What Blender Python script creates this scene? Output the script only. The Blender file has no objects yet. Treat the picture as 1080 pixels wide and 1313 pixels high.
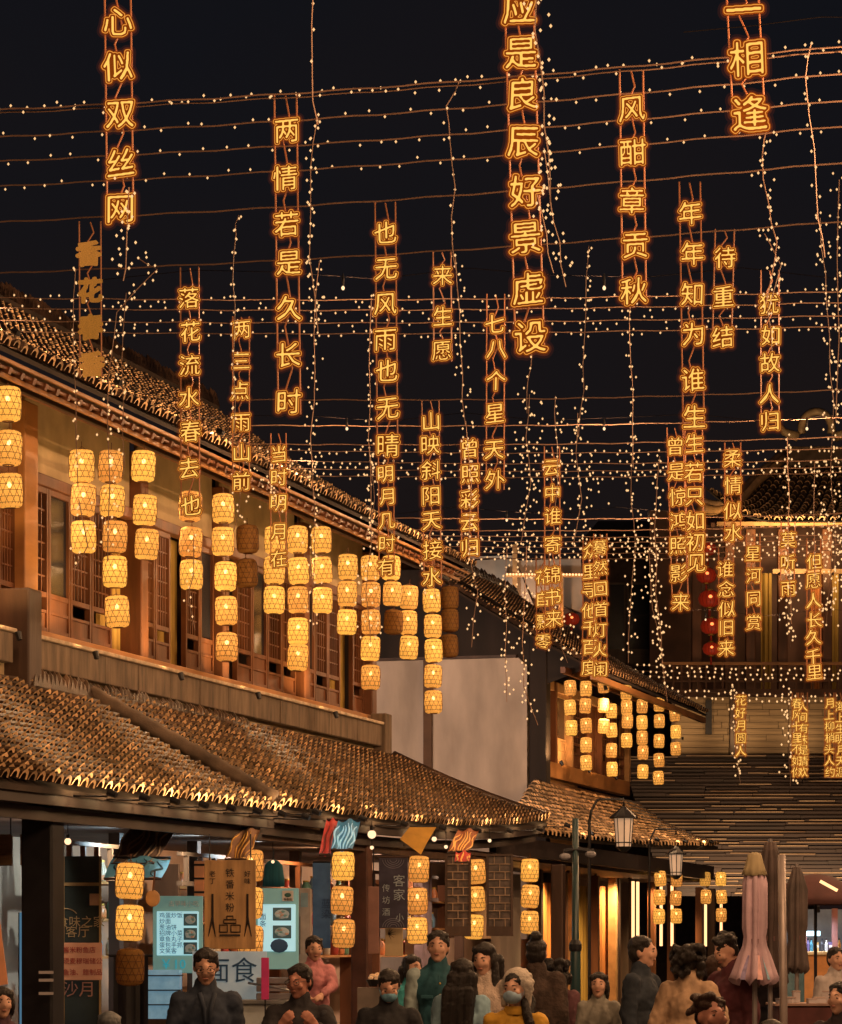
import bpy, math, random
import numpy as np
from mathutils import Vector, Matrix, Euler
R = math.radians
PI = math.pi
random.seed(11); rng = np.random.default_rng(5)
sc = bpy.context.scene
col = sc.collection

# ------------------------------------------------------------------ camera, sky, moonlight, exposure
FPX = 4000.0; CX = 540.0; HY = 1220.0; EYE = 1.6      # focal length and horizon measured on the 1080 x 1313 photograph
cam = bpy.data.cameras.new('camera')
cam.sensor_fit = 'HORIZONTAL'; cam.sensor_width = 36.0
cam.lens = 36.0 * FPX / 1080.0
cam.shift_y = (HY - 656.5) / 1080.0
cam.clip_start = 0.3; cam.clip_end = 2000
camo = bpy.data.objects.new('camera', cam); col.objects.link(camo)
camo.location = (0, 0, EYE); camo.rotation_euler = (R(90), 0, 0)
sc.camera = camo
world = bpy.data.worlds.new('World'); sc.world = world; world.use_nodes = True
wn = world.node_tree.nodes; wl = world.node_tree.links
bg = wn['Background']
sky = wn.new('ShaderNodeTexSky'); sky.sky_type = 'NISHITA'; sky.sun_disc = False
sky.sun_elevation = R(1.0); sky.sun_rotation = R(150); sky.air_density = 1.2; sky.dust_density = 2.0
bg.inputs['Strength'].default_value = 0.0016
wl.new(sky.outputs[0], bg.inputs['Color'])
# town glow on thin cloud: one even warm-grey, added to the sky
bg2 = wn.new('ShaderNodeBackground'); bg2.inputs['Color'].default_value = (0.62, 0.60, 1.0, 1); bg2.inputs['Strength'].default_value = 0.0085
tcw = wn.new('ShaderNodeTexCoord'); spx = wn.new('ShaderNodeSeparateXYZ'); wl.new(tcw.outputs['Generated'], spx.inputs[0])
mrw = wn.new('ShaderNodeMapRange'); mrw.inputs['From Min'].default_value = .05; mrw.inputs['From Max'].default_value = .33; wl.new(spx.outputs['Z'], mrw.inputs['Value'])
nzw = wn.new('ShaderNodeTexNoise'); nzw.inputs['Scale'].default_value = 7; nzw.inputs['Detail'].default_value = 5; wl.new(tcw.outputs['Generated'], nzw.inputs['Vector'])
adn = wn.new('ShaderNodeMath'); adn.operation = 'MULTIPLY_ADD'; adn.inputs[1].default_value = .9; wl.new(nzw.outputs['Fac'], adn.inputs[0]); 
sbn = wn.new('ShaderNodeMath'); sbn.operation = 'SUBTRACT'; sbn.inputs[1].default_value = .45; wl.new(mrw.outputs[0], sbn.inputs[0]); wl.new(sbn.outputs[0], adn.inputs[2]); adn.use_clamp = True
mxw = wn.new('ShaderNodeMix'); mxw.data_type = 'RGBA'; mxw.inputs[6].default_value = (1.2, .68, .62, 1); mxw.inputs[7].default_value = (.42, .52, .88, 1)
wl.new(adn.outputs[0], mxw.inputs[0]); wl.new(mxw.outputs[2], bg2.inputs['Color'])
addw = wn.new('ShaderNodeAddShader')
wl.new(bg.outputs[0], addw.inputs[0]); wl.new(bg2.outputs[0], addw.inputs[1]); wl.new(addw.outputs[0], wn['World Output'].inputs['Surface'])
moon = bpy.data.lights.new('moonlight', 'SUN'); moon.energy = 0.02; moon.angle = R(2); moon.color = (1, .95, .9)
mo = bpy.data.objects.new('moonlight', moon); col.objects.link(mo); mo.rotation_euler = (R(55), 0, R(30))
sc.view_settings.view_transform = 'Standard'; sc.view_settings.look = 'None'
sc.view_settings.exposure = 0.0; sc.view_settings.gamma = 1.0
sc.cycles.use_denoising = True
sc.cycles.max_bounces = 6; sc.cycles.transparent_max_bounces = 24
sc.cycles.sample_clamp_indirect = 3.0
sc.cycles.use_light_tree = True

# ------------------------------------------------------------------ materials
_m = {}
def mat(name, c=(.5, .5, .5), rough=.6, metal=0.0, var=.25, scale=6.0, bump=.0, bscale=40.0, emit=None, estr=0.0,
        stretch=(1, 1, 1), island=0.0, coat=0.0, spec=.5, trans=0.0, sample=True, c2=None):
    if name in _m: return _m[name]
    m = bpy.data.materials.new(name); m.use_nodes = True
    nt = m.node_tree; N = nt.nodes; L = nt.links
    b = N['Principled BSDF']
    b.inputs['Roughness'].default_value = rough; b.inputs['Metallic'].default_value = metal
    b.inputs['Specular IOR Level'].default_value = spec; b.inputs['Coat Weight'].default_value = coat
    tc = N.new('ShaderNodeTexCoord'); mp = N.new('ShaderNodeMapping'); mp.inputs['Scale'].default_value = stretch
    L.new(tc.outputs['Object'], mp.inputs['Vector'])
    if var > 0 or island > 0 or c2:
        nz = N.new('ShaderNodeTexNoise'); nz.inputs['Scale'].default_value = scale; nz.inputs['Detail'].default_value = 6
        L.new(mp.outputs[0], nz.inputs['Vector'])
        mix = N.new('ShaderNodeMix'); mix.data_type = 'RGBA'
        a = [max(0, x * (1 - var)) for x in c] + [1]; d = [min(1, x * (1 + var)) for x in (c2 or c)] + [1]
        mix.inputs[6].default_value = a; mix.inputs[7].default_value = d
        rp = N.new('ShaderNodeMapRange'); rp.inputs['From Min'].default_value = .32; rp.inputs['From Max'].default_value = .68
        L.new(nz.outputs['Fac'], rp.inputs['Value']); L.new(rp.outputs[0], mix.inputs[0])
        out = mix.outputs[2]
        if island > 0:
            g = N.new('ShaderNodeNewGeometry'); hs = N.new('ShaderNodeHueSaturation')
            mr = N.new('ShaderNodeMapRange'); mr.inputs['To Min'].default_value = 1 - island; mr.inputs['To Max'].default_value = 1 + island
            L.new(g.outputs['Random Per Island'], mr.inputs['Value']); L.new(mr.outputs[0], hs.inputs['Value']); L.new(out, hs.inputs['Color'])
            out = hs.outputs[0]
        L.new(out, b.inputs['Base Color'])
    else:
        b.inputs['Base Color'].default_value = (*c, 1)
    if bump > 0:
        n2 = N.new('ShaderNodeTexNoise'); n2.inputs['Scale'].default_value = bscale; n2.inputs['Detail'].default_value = 5
        L.new(mp.outputs[0], n2.inputs['Vector'])
        bp = N.new('ShaderNodeBump'); bp.inputs['Strength'].default_value = bump; bp.inputs['Distance'].default_value = .01
        L.new(n2.outputs['Fac'], bp.inputs['Height']); L.new(bp.outputs[0], b.inputs['Normal'])
    if emit:
        b.inputs['Emission Color'].default_value = (*emit, 1); b.inputs['Emission Strength'].default_value = estr
    if not sample: m.cycles.emission_sampling = 'NONE'
    _m[name] = m; return m

def emis(name, c, s, sample=True):
    if name in _m: return _m[name]
    m = bpy.data.materials.new(name); m.use_nodes = True; N = m.node_tree.nodes
    N.remove(N['Principled BSDF']); e = N.new('ShaderNodeEmission')
    e.inputs[0].default_value = (*c, 1); e.inputs[1].default_value = s
    m.node_tree.links.new(e.outputs[0], N['Material Output'].inputs[0])
    if not sample: m.cycles.emission_sampling = 'NONE'
    _m[name] = m; return m

def shade_mat(name, paper, glow, gs, tr=.12):
    m = bpy.data.materials.new(name); m.use_nodes = True; N = m.node_tree.nodes; L = m.node_tree.links
    N.remove(N['Principled BSDF'])
    t = N.new('ShaderNodeBsdfTranslucent'); d = N.new('ShaderNodeBsdfDiffuse'); x = N.new('ShaderNodeBsdfTransparent')
    tc = N.new('ShaderNodeTexCoord'); nz = N.new('ShaderNodeTexNoise'); nz.inputs['Scale'].default_value = 14; nz.inputs['Detail'].default_value = 8
    oi = N.new('ShaderNodeObjectInfo'); ad = N.new('ShaderNodeVectorMath'); L.new(tc.outputs['Object'], ad.inputs[0]); L.new(oi.outputs['Random'], ad.inputs[1])
    L.new(ad.outputs[0], nz.inputs['Vector'])
    cr = N.new('ShaderNodeMix'); cr.data_type = 'RGBA'
    cr.inputs[6].default_value = (*[p * .6 for p in paper], 1); cr.inputs[7].default_value = (*paper, 1); L.new(nz.outputs['Fac'], cr.inputs[0])
    L.new(cr.outputs[2], t.inputs[0]); L.new(cr.outputs[2], d.inputs[0])
    x.inputs[0].default_value = (1, .8, .5, 1)
    m1 = N.new('ShaderNodeMixShader'); m1.inputs[0].default_value = .45
    L.new(t.outputs[0], m1.inputs[1]); L.new(d.outputs[0], m1.inputs[2])
    m2 = N.new('ShaderNodeMixShader'); m2.inputs[0].default_value = tr
    L.new(m1.outputs[0], m2.inputs[1]); L.new(x.outputs[0], m2.inputs[2])
    out = m2.outputs[0]
    if gs > 0:
        e = N.new('ShaderNodeEmission'); hs = N.new('ShaderNodeHueSaturation'); hs.inputs['Color'].default_value = (*glow, 1)
        mr = N.new('ShaderNodeMapRange'); mr.inputs['To Min'].default_value = .488; mr.inputs['To Max'].default_value = .516
        L.new(oi.outputs['Random'], mr.inputs['Value']); L.new(mr.outputs[0], hs.inputs['Hue'])
        mr2 = N.new('ShaderNodeMapRange'); mr2.inputs['To Min'].default_value = gs * .55; mr2.inputs['To Max'].default_value = gs * 1.3
        L.new(oi.outputs['Random'], mr2.inputs['Value']); L.new(hs.outputs[0], e.inputs[0]); L.new(mr2.outputs[0], e.inputs[1])
        a = N.new('ShaderNodeAddShader'); L.new(out, a.inputs[0]); L.new(e.outputs[0], a.inputs[1]); out = a.outputs[0]
    L.new(out, N['Material Output'].inputs[0])
    _m[name] = m; return m

WOOD = mat('red_brown_wood', (.145, .052, .02), .5, var=.35, scale=5, stretch=(1, 1, .15), bump=.3, bscale=30)
DWOOD = mat('dark_wood', (.055, .028, .018), .55, var=.4, scale=5, stretch=(1, 1, .15), bump=.3, bscale=30)
OWOOD = mat('orange_wood', (.38, .17, .055), .5, var=.25, scale=4, stretch=(.3, .3, 1), bump=.2)
PLAST = mat('old_plaster', (.50, .42, .36), .85, var=.32, scale=1.3, bump=.3, bscale=20, stretch=(1, 1, .35))
CREAM = mat('cream_plaster', (.50, .38, .22), .85, var=.2, scale=2.5, bump=.2)
TILE = mat('roof_tile', (.055, .031, .019), .36, var=.6, scale=1.2, island=.5, bump=.4, bscale=60)
TLIP = mat('tile_edge_glint', (.66, .42, .22), .5, var=.5, scale=2.2, island=.5)  # pale colour paints the light caught on the tile lips
TILEB = mat('roof_bed', (.03, .018, .012), .9, var=.4, scale=3)
STONE = mat('sill_stone', (.15, .105, .072), .75, var=.4, scale=4, bump=.5, bscale=25, stretch=(3, 3, .5))
MORT = mat('lime_mortar', (.5, .38, .27), .8, var=.3, scale=8, bump=.5)
BLACK = mat('black_paint', (.012, .012, .016), .4, var=.3)
CURT = mat('yellow_curtain', (.42, .27, .06), .8, var=.2, scale=3, stretch=(8, 8, .3))
AMBER = mat('amber_curtain', (.5, .19, .05), .75, var=.3, scale=3, stretch=(6, 6, .3))
SHADOWW = mat('shaded_boards', (.018, .011, .009), .8, var=.4, scale=3, stretch=(1, 1, .2))  # near-black colour carries the shade on end walls and corner post
GLASS = mat('dark_glass', (.02, .022, .03), .12, var=.2, scale=2)
CABLE = mat('cable', (.22, .13, .09), .6, var=.1)
LED = emis('warm_led', (1.0, .52, .22), 2.2)
SHADE = shade_mat('lit_paper', (.95, .66, .27), (1.0, .47, .09), .40)
SHADED = shade_mat('unlit_paper', (.50, .28, .10), (0, 0, 0), 0, .03)
BULB = emis('lamp_bulb', (1.0, .62, .30), 28.0)
BAMB = mat('bamboo_strip', (.12, .045, .015), .6, var=.2)
SKIN = mat('skin', (.62, .36, .26), .5, var=.08, scale=8, spec=.3)

# ------------------------------------------------------------------ mesh helpers
class MB:
    def __init__(s): s.v = []; s.f = []
    def add(s, v, f):
        k = len(s.v); s.v.extend([tuple(p) for p in v]); s.f.extend([tuple(i + k for i in q) for q in f]); return s
    def box(s, x0, x1, y0, y1, z0, z1):
        v = [(x0, y0, z0), (x1, y0, z0), (x1, y1, z0), (x0, y1, z0), (x0, y0, z1), (x1, y0, z1), (x1, y1, z1), (x0, y1, z1)]
        return s.add(v, [(0, 3, 2, 1), (4, 5, 6, 7), (0, 1, 5, 4), (1, 2, 6, 5), (2, 3, 7, 6), (3, 0, 4, 7)])
    def hexa(s, a, b):        # two quads (4 pts each) joined
        return s.add(list(a) + list(b), [(0, 3, 2, 1), (4, 5, 6, 7), (0, 1, 5, 4), (1, 2, 6, 5), (2, 3, 7, 6), (3, 0, 4, 7)])
    def beam(s, a, b, w, h, up=(0, 0, 1)):
        a = Vector(a); b = Vector(b); d = (b - a).normalized(); up = Vector(up)
        x = d.cross(up)
        if x.length < 1e-4: x = d.cross(Vector((0, 1, 0)))
        x.normalize(); y = x.cross(d)
        q = [(-w / 2, -h / 2), (w / 2, -h / 2), (w / 2, h / 2), (-w / 2, h / 2)]
        return s.hexa([a + x * i + y * j for i, j in q], [b + x * i + y * j for i, j in q])
    def tube(s, pts, r, n=5, cap=True):
        pts = [Vector(p) for p in pts]; k = len(s.v); m = len(pts)
        rr = r if hasattr(r, '__len__') else [r] * m
        px = None
        for i, p in enumerate(pts):
            d = (pts[min(i + 1, m - 1)] - pts[max(i - 1, 0)])
            d = d.normalized() if d.length > 1e-9 else Vector((0, 0, 1))
            if px is None:
                px = d.cross(Vector((0, 0, 1)))
                if px.length < .05: px = d.cross(Vector((0, 1, 0)))
            x = (px - d * px.dot(d)); x = x.normalized() if x.length > 1e-6 else d.orthogonal().normalized()
            px = x; y = d.cross(x)
            for j in range(n):
                a = 2 * PI * j / n; s.v.append(tuple(p + (x * math.cos(a) + y * math.sin(a)) * rr[i]))
        for i in range(m - 1):
            for j in range(n):
                a = k + i * n + j; b = k + i * n + (j + 1) % n; s.f.append((a, b, b + n, a + n))
        if cap:
            s.f.append(tuple(k + j for j in range(n))[::-1]); s.f.append(tuple(k + (m - 1) * n + j for j in range(n)))
        return s
    def lathe(s, prof, n=16, c=(0, 0, 0), sx=1, sy=1, cap=True):
        k = len(s.v)
        for r, z in prof:
            for j in range(n):
                a = 2 * PI * j / n; s.v.append((c[0] + r * math.cos(a) * sx, c[1] + r * math.sin(a) * sy, c[2] + z))
        for i in range(len(prof) - 1):
            for j in range(n):
                a = k + i * n + j; b = k + i * n + (j + 1) % n; s.f.append((a, b, b + n, a + n))
        if cap:
            s.f.append(tuple(k + j for j in range(n))[::-1]); s.f.append(tuple(k + (len(prof) - 1) * n + j for j in range(n)))
        return s
    def ell(s, c, r, n=14, m=9):
        pr = [(math.sin(PI * i / m), -math.cos(PI * i / m)) for i in range(m + 1)]
        pr[0] = (.02, -1); pr[-1] = (.02, 1); k = len(s.v)
        s.lathe(pr, n)
        s.v[k:] = [(c[0] + x * r[0], c[1] + y * r[1], c[2] + z * r[2]) for x, y, z in s.v[k:]]
        return s
    def cap(s, a, b, ra, rb=None, n=10):
        rb = ra if rb is None else rb
        s.tube([a, b], [ra, rb], n); s.ell(a, (ra,) * 3, n, 7); s.ell(b, (rb,) * 3, n, 7); return s
    def mesh(s, name, m, smooth=False):
        me = bpy.data.meshes.new(name); me.from_pydata(s.v, [], s.f)
        if m: me.materials.append(m)
        if smooth: me.polygons.foreach_set('use_smooth', [True] * len(me.polygons))
        me.update(); return me
    def build(s, name, m, parent=None, smooth=False, loc=None, bevel=0):
        o = bpy.data.objects.new(name, s.mesh(name, m, smooth)); col.objects.link(o)
        if parent: o.parent = parent
        if loc is not None: o.location = loc
        if bevel:
            bv = o.modifiers.new('b', 'BEVEL'); bv.width = bevel; bv.segments = 2; bv.limit_method = 'ANGLE'
        return o
def inst(name, me, parent=None, loc=(0, 0, 0), rot=(0, 0, 0), scale=None):
    o = bpy.data.objects.new(name, me); col.objects.link(o)
    if parent: o.parent = parent
    o.location = loc; o.rotation_euler = rot
    if scale: o.scale = scale if hasattr(scale, '__len__') else (scale,) * 3
    return o
def tag(o, label, cat, group=None):
    o['label'] = label; o['category'] = cat
    if group: o['group'] = group
    return o
def thing(name, label, cat, loc=(0, 0, 0), rz=0, group=None):
    o = bpy.data.objects.new(name, None); col.objects.link(o); o.location = loc; o.rotation_euler = (0, 0, rz)
    o.empty_display_size = .2
    return tag(o, label, cat, group)
def struct(name, mb, m):
    o = mb.build(name, m); o['kind'] = 'structure'; return o
def stuff(o): o['kind'] = 'stuff'; return o
def P(px, py, Y): return Vector(((px - CX) / FPX * Y, Y, EYE + (HY - py) / FPX * Y))
def copy_tree(o, parent=None):
    c = o.copy(); col.objects.link(c)
    if parent: c.parent = parent
    for ch in list(o.children): copy_tree(ch, c)
    return c

# the street frame: s along the facade away from us, n out over the street, z up; local coordinates are (s, -n, z)
TH = math.atan(1110 / FPX); ST = math.sin(TH); CT = math.cos(TH)
OX, OY = -4.0, 31.0
def W(s, n, z): return Vector((OX + s * ST + n * CT, OY + s * CT - n * ST, z))
def fs(px, n=0.0):
    k = (px - CX) / FPX
    return (k * OY - k * n * ST - OX - n * CT) / (ST - k * CT)
def fz(px, py, n=0.0):
    Y = OY + fs(px, n) * CT - n * ST
    return EYE + (HY - py) / FPX * Y
def street_thing(name, label, cat, s0=0.0, group=None):
    o = thing(name, label, cat, W(s0, 0, 0), PI / 2 - TH, group); return o
def lin(a, b, t): return a + (b - a) * t

# ------------------------------------------------------------------ ground
g = MB(); g.add([(-300, -50, 0), (300, -50, 0), (300, 900, 0), (-300, 900, 0)], [(0, 1, 2, 3)])
struct('ground', g, mat('paving_ground', (.09, .075, .065), .45, var=.35, scale=1.5, bump=.5, bscale=8))
# paving slabs of the lane in front of the shops
sl = []
slab = MB().box(-.395, .395, -.295, .295, 0, .03).mesh('paving_slab', mat('paving_slab', (.13, .105, .09), .38, var=.35, scale=3, bump=.4, bscale=30))
pv = MB()
for i in range(-6, 26):
    for j in range(0, 34):
        x = i * .8 + (.4 if j % 2 else 0); y = 17 + j * .6
        c = (x - 2.0, y); dz = random.uniform(0, .006)
        pv.box(c[0] - .395, c[0] + .395, c[1] - .295, c[1] + .295, 0.0, .028 + dz)
o = pv.build('paving', slab.materials[0]); o['kind'] = 'structure'

# ------------------------------------------------------------------ tiled roofs
def roof(parent, se0, se1, ne, ze, st0, st1, nt, zt, ds=.2, du=.13, r=.07, lipz=.032, lift=None, name='roof', sag=.0, seed=0):
    """a slope from the eave (se0..se1 at n=ne, z=ze) up to (st0..st1 at n=nt, z=zt)"""
    rs = random.Random(seed)
    lf = lift or (lambda u: 0.0)
    def pt(u, t, h=0):
        s = lin(lin(se0, se1, u), lin(st0, st1, u), t); n = lin(ne, nt, t)
        z = lin(ze, zt, t) + lf(u) * (1 - t) ** 2 - sag * math.sin(PI * t)
        return Vector((s, -n, z + h))
    root = MB(); NU = 24; NT = 8
    for h in (0, -.045):
        for i in range(NU + 1):
            for j in range(NT + 1): root.v.append(tuple(pt(i / NU, j / NT, h)))
    off = (NU + 1) * (NT + 1)
    for i in range(NU):
        for j in range(NT):
            a = i * (NT + 1) + j; b = a + NT + 1
            root.f.append((a, b, b + 1, a + 1)); root.f.append((a + off, a + 1 + off, b + 1 + off, b + off))
    for i in range(NU):
        for j in (0, NT):
            a = i * (NT + 1) + j; b = a + NT + 1; root.f.append((a, b, b + off, a + off))
    for j in range(NT):
        for i in (0, NU):
            a = i * (NT + 1) + j; root.f.append((a, a + 1, a + 1 + off, a + off))
    rb = root.build(name, TILEB, parent)
    L = (abs(se1 - se0) + abs(st1 - st0)) / 2; D = math.hypot(ne - nt, zt - ze)
    cols = max(2, int(L / ds)); rows = max(2, int(D / du))
    V = []; F = []; LV = MB()
    for i in range(cols):
        u = (i + .5) / cols; js = rs.uniform(-.006, .006)
        for j in range(rows):
            t0 = (j - .15) / rows; t1 = min(1.0, (j + 1.1) / rows)
            a = pt(u, max(t0, -.01), .0); b = pt(u, t1, 0)
            d = (b - a).normalized(); x = (pt(min(u + .01, 1), t0) - pt(max(u - .01, 0), t0)).normalized()
            x = (x - d * x.dot(d)).normalized(); up = d.cross(x)
            if up.z < 0: up = -up
            ja = rs.uniform(-.009, .009); jb = rs.uniform(-.008, .012); k = len(V)
            ra = r * rs.uniform(.95, 1.08); rbk = r * .8
            for (c, rad, hh) in ((a, ra, lipz + jb), (b, rbk, .012)):
                for q in range(5):
                    an = PI * q / 4; V.append(tuple(c + x * (math.cos(an) * rad + ja + js) + up * (math.sin(an) * rad * 1.15 + hh)))
            for q in range(5):
                an = PI * q / 4; V.append(tuple(a + x * (math.cos(an) * ra * .66 + ja + js) + up * (math.sin(an) * ra * .74 + lipz + jb) + d * .004))
            for q in range(4): F.append((k + q, k + q + 1, k + 5 + q + 1, k + 5 + q))
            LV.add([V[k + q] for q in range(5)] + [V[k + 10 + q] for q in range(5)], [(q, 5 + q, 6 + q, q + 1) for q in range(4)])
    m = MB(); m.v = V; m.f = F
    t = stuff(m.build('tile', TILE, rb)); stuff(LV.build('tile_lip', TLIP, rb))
    return rb, pt

def ridge_tiles(parent, a, b, h=.22, step=.09, w=.16, name='ridge_tile'):
    """upright tiles leaning in a row on a low bed"""
    a = Vector(a); b = Vector(b); n = int((b - a).length / step); m = MB(); d = (b - a).normalized(); x = Vector((-d.y, d.x, 0)).normalized()
    for i in range(n):
        c = a + (b - a) * (i / n); k = random.uniform(.85, 1.12); l = step * 1.1
        p = [c + x * (w / 2 * q) for q in (-1, -.5, 0, .5, 1)]
        hs = [0, h * .75 * k, h * k, h * .75 * k, 0]
        bot = [tuple(q) for q in p]
        top = [tuple(q + d * (l + .02 * random.random()) + Vector((0, 0, hh))) for q, hh in zip(p, hs)]
        top2 = [tuple(Vector(q) + d * .02) for q in top]; bot2 = [tuple(Vector(q) + d * .02) for q in bot]
        v = bot + top + bot2 + top2; f = []
        for q in range(4):
            f += [(q, q + 1, q + 6, q + 5), (q + 10, q + 15, q + 16, q + 11), (q + 5, q + 6, q + 16, q + 15)]
        m.add(v, f)
    return stuff(m.build(name, TILE, parent))

def fixture(name, parent, loc, target, energy, color=(1, .6, .28), size=1.2, blend=.7, rad=.06):
    """a small can lamp with its spot light"""
    loc = Vector(loc); d = (Vector(target) - loc).normalized()
    m = MB(); m.tube([loc - d * .085, loc - d * .008], [.026, .034], 10)
    o = m.build(name, BLACK, parent)
    l = bpy.data.lights.new(name + '_light', 'SPOT'); l.energy = energy; l.color = color; l.spot_size = size; l.spot_blend = blend; l.shadow_soft_size = rad
    lo = bpy.data.objects.new('lamp_light', l); col.objects.link(lo); lo.parent = o
    if name == 'ceiling_lamp': l.energy *= 3.4
    lo.location = loc + d * .02; lo.rotation_euler = d.to_track_quat('-Z', 'Y').to_euler()
    return o

# ------------------------------------------------------------------ the left shophouse
B1 = street_thing('tiled_shophouse', 'long two storey timber shophouse with tiled eaves along the left side', 'building')
def lb(px, py, n=0.0): s = fs(px, n); return s, fz(px, py, n)
S0, S1 = -7.0, fs(482)
ZS = 4.78                        # window sill
# upper storey
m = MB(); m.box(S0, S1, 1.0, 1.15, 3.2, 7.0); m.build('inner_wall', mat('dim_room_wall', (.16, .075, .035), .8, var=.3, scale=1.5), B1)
m = MB(); m.box(S0, S1, .07, 1.0, 4.5, 4.58); m.build('upper_floor', DWOOD, B1)
posts = [fs(p) for p in (-60, 24, 171, 276, 381, 468)]
for i, s in enumerate(posts):
    w = .11 if i != 1 else .17
    MB().box(s - w, s + w, -.14, .12, 4.3, 7.05).build('post', WOOD if i != 1 else OWOOD, B1, bevel=.015)
m = MB().box(S0, S1, -.10, .05, ZS - .32, ZS - .02).build('sill_beam', OWOOD, B1, bevel=.01)
m = MB().box(S0, S1, -.16, -.10, ZS - .04, ZS + .03).build('sill_cap', OWOOD, B1, bevel=.01)
m = MB().box(S0, S1, -.06, .06, 6.30, 6.42).build('head_beam', WOOD, B1, bevel=.01)
def window_panel(s0, s1, kind, parent, z0=ZS + .03, z1=6.3, n=0.0, W1=WOOD):
    y = -n
    w = s1 - s0
    m = MB(); t = .045
    m.box(s0, s0 + t, y - .03, y + .03, z0, z1); m.box(s1 - t, s1, y - .03, y + .03, z0, z1)
    m.box(s0 + t, s1 - t, y - .028, y + .028, z0, z0 + .07); m.box(s0 + t, s1 - t, y - .028, y + .028, z1 - .06, z1)
    m.box(s0 + t, s1 - t, y - .026, y + .026, z0 + .38, z0 + .43); m.box(s0 + t, s1 - t, y - .026, y + .026, z0 + .22, z0 + .25)
    fr = m.build('window', W1, parent)
    if kind == 'lattice':
        m = MB(); k = 5
        for i in range(1, k):
            x = lin(s0 + t, s1 - t, i / k); m.box(x - .008, x + .008, y - .012, y + .012, z0 + .43, z1 - .06)
        for zz in np.linspace(z0 + .43, z1 - .06, 7)[1:-1]: m.box(s0 + t, s1 - t, y - .008, y + .008, zz - .008, zz + .008)
        m.box(s0 + t, s1 - t, y - .01, y + .01, z0 + .07, z0 + .22)
        m.build('lattice', W1, fr)
        MB().box(s0 + t, s1 - t, y + .02, y + .026, z0 + .43, z1 - .06).build('pane', GLASS, fr)
    elif kind == 'glass':
        MB().box(s0 + t, s1 - t, y + .0, y + .008, z0 + .43, z1 - .06).build('pane', GLASS, fr)
        MB().box(s0 + t, s1 - t, y - .01, y + .01, z0 + .07, z0 + .38).build('panel', W1, fr)
    elif kind == 'solid':
        MB().box(s0 + t, s1 - t, y - .012, y + .012, z0 + .07, z1 - .06).build('panel', W1, fr)
    return fr
kinds = ['lattice', 'open', 'lattice', 'glass', 'lattice']
for b in range(len(posts) - 1):
    a, c = posts[b] + .12, posts[b + 1] - .12; k = 5 if b else 3
    for i in range(k):
        s0 = lin(a, c, i / k) + .01; s1 = lin(a, c, (i + 1) / k) - .01; kd = kinds[(i + b * 2) % 5]
        if kd == 'open':
            m = MB(); N = 22
            for q in range(N):
                x = lin(s0 - .05, s1 + .12, q / N); x2 = lin(s0 - .05, s1 + .12, (q + 1) / N)
                y = .14 + .03 * math.sin(q * 1.9); y2 = .14 + .03 * math.sin((q + 1) * 1.9)
                m.add([(x, y, ZS + .05), (x2, y2, ZS + .05), (x2, y2, 6.3), (x, y, 6.3), ], [(0, 1, 2, 3)])
            m.build('curtain', CURT, B1)
        else: window_panel(s0, s1, kd, B1)
    # transom plaster above the head beam, leaning rafters in front
    MB().box(a, c, .0, .04, 6.42, 7.33).build('transom_panel', CREAM, B1)
for i, s in enumerate(np.arange(S0 + .4, S1, .28)):
    MB().beam((s, .1, 7.28), (s, -1.17, 6.78), .06, .06).build('rafter', WOOD, B1)
# eave fascia bands, seen from below
for (n, z, w, h, mm) in ((1.20, 6.845, .03, .035, OWOOD), (1.14, 6.80, .03, .03, WOOD), (1.06, 6.765, .03, .05, OWOOD), (.90, 6.78, .05, .05, DWOOD), (.74, 6.86, .04, .04, OWOOD), (.52, 6.95, .06, .07, WOOD), (.3, 7.05, .06, .06, OWOOD)):
    MB().box(S0, S1 + .5, -n - w / 2, -n + w / 2, z - h / 2, z + h / 2).build('eave_beam', mm, B1, bevel=.008)
m = MB(); m.hexa([(S0, .1, 7.34), (S1 + .5, .1, 7.34), (S1 + .5, -1.2, 6.84), (S0, -1.2, 6.84)], [(S0, .1, 7.37), (S1 + .5, .1, 7.37), (S1 + .5, -1.2, 6.87), (S0, -1.2, 6.87)]).build('soffit_board', DWOOD, B1)
_, pu = roof(B1, S0, S1 + .6, 1.25, 6.93, S0, S1 + .6, -2.6, 9.25, ds=.2, du=.105, r=.07, name='upper_roof', sag=.12, seed=1)
MB().box(S0, S1 + .6, 2.5, 2.72, 9.18, 9.36).build('ridge_bed', TILEB, B1)
ridge_tiles(B1, (S0, 2.6, 9.36), (S1 + .6, 2.6, 9.36), h=.24, step=.12, w=.2)
MB().add([(S1 + .3, -1.2, 6.9), (S1 + .3, 2.6, 9.2), (S1 + .3, 5, 7.8), (S1 + .3, 5, 3), (S1 + .3, .1, 3), (S1 + .3, .1, 6.9)], [(0, 1, 2, 3, 4, 5)]).build('gable_wall', SHADOWW, B1)
# parapet slab over the lower roof, with its end block
sp0 = fs(36, .3)
for (a, b) in ((S0, sp0 - .5), (sp0, fs(250, .3)), (fs(250, .3) + .01, fs(385, .3)), (fs(385, .3) + .01, fs(484, .3))):
    kk = max(1, int((b - a) / .95))
    for q in range(kk):
        jj = random.uniform(-.006, .006); MB().box(lin(a, b, q / kk) + .004, lin(a, b, (q + 1) / kk) - .004, -.36 + jj, -.24, 4.37, 4.66 + jj / 3).build('parapet_slab', STONE, B1, bevel=.012)
    MB().box(a, b + .005, -.40, -.20, 4.66, 4.70).build('parapet_coping', MORT, B1, bevel=.01)
MB().box(fs(484, .3) + .01, fs(484, .3) + .3, -.42, -.2, 4.1, 4.82).build('parapet_block', STONE, B1, bevel=.015)
MB().box(S0, fs(490, .2), -.24, .07, 3.6, 4.45).build('parapet_wall', CREAM, B1)
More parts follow.
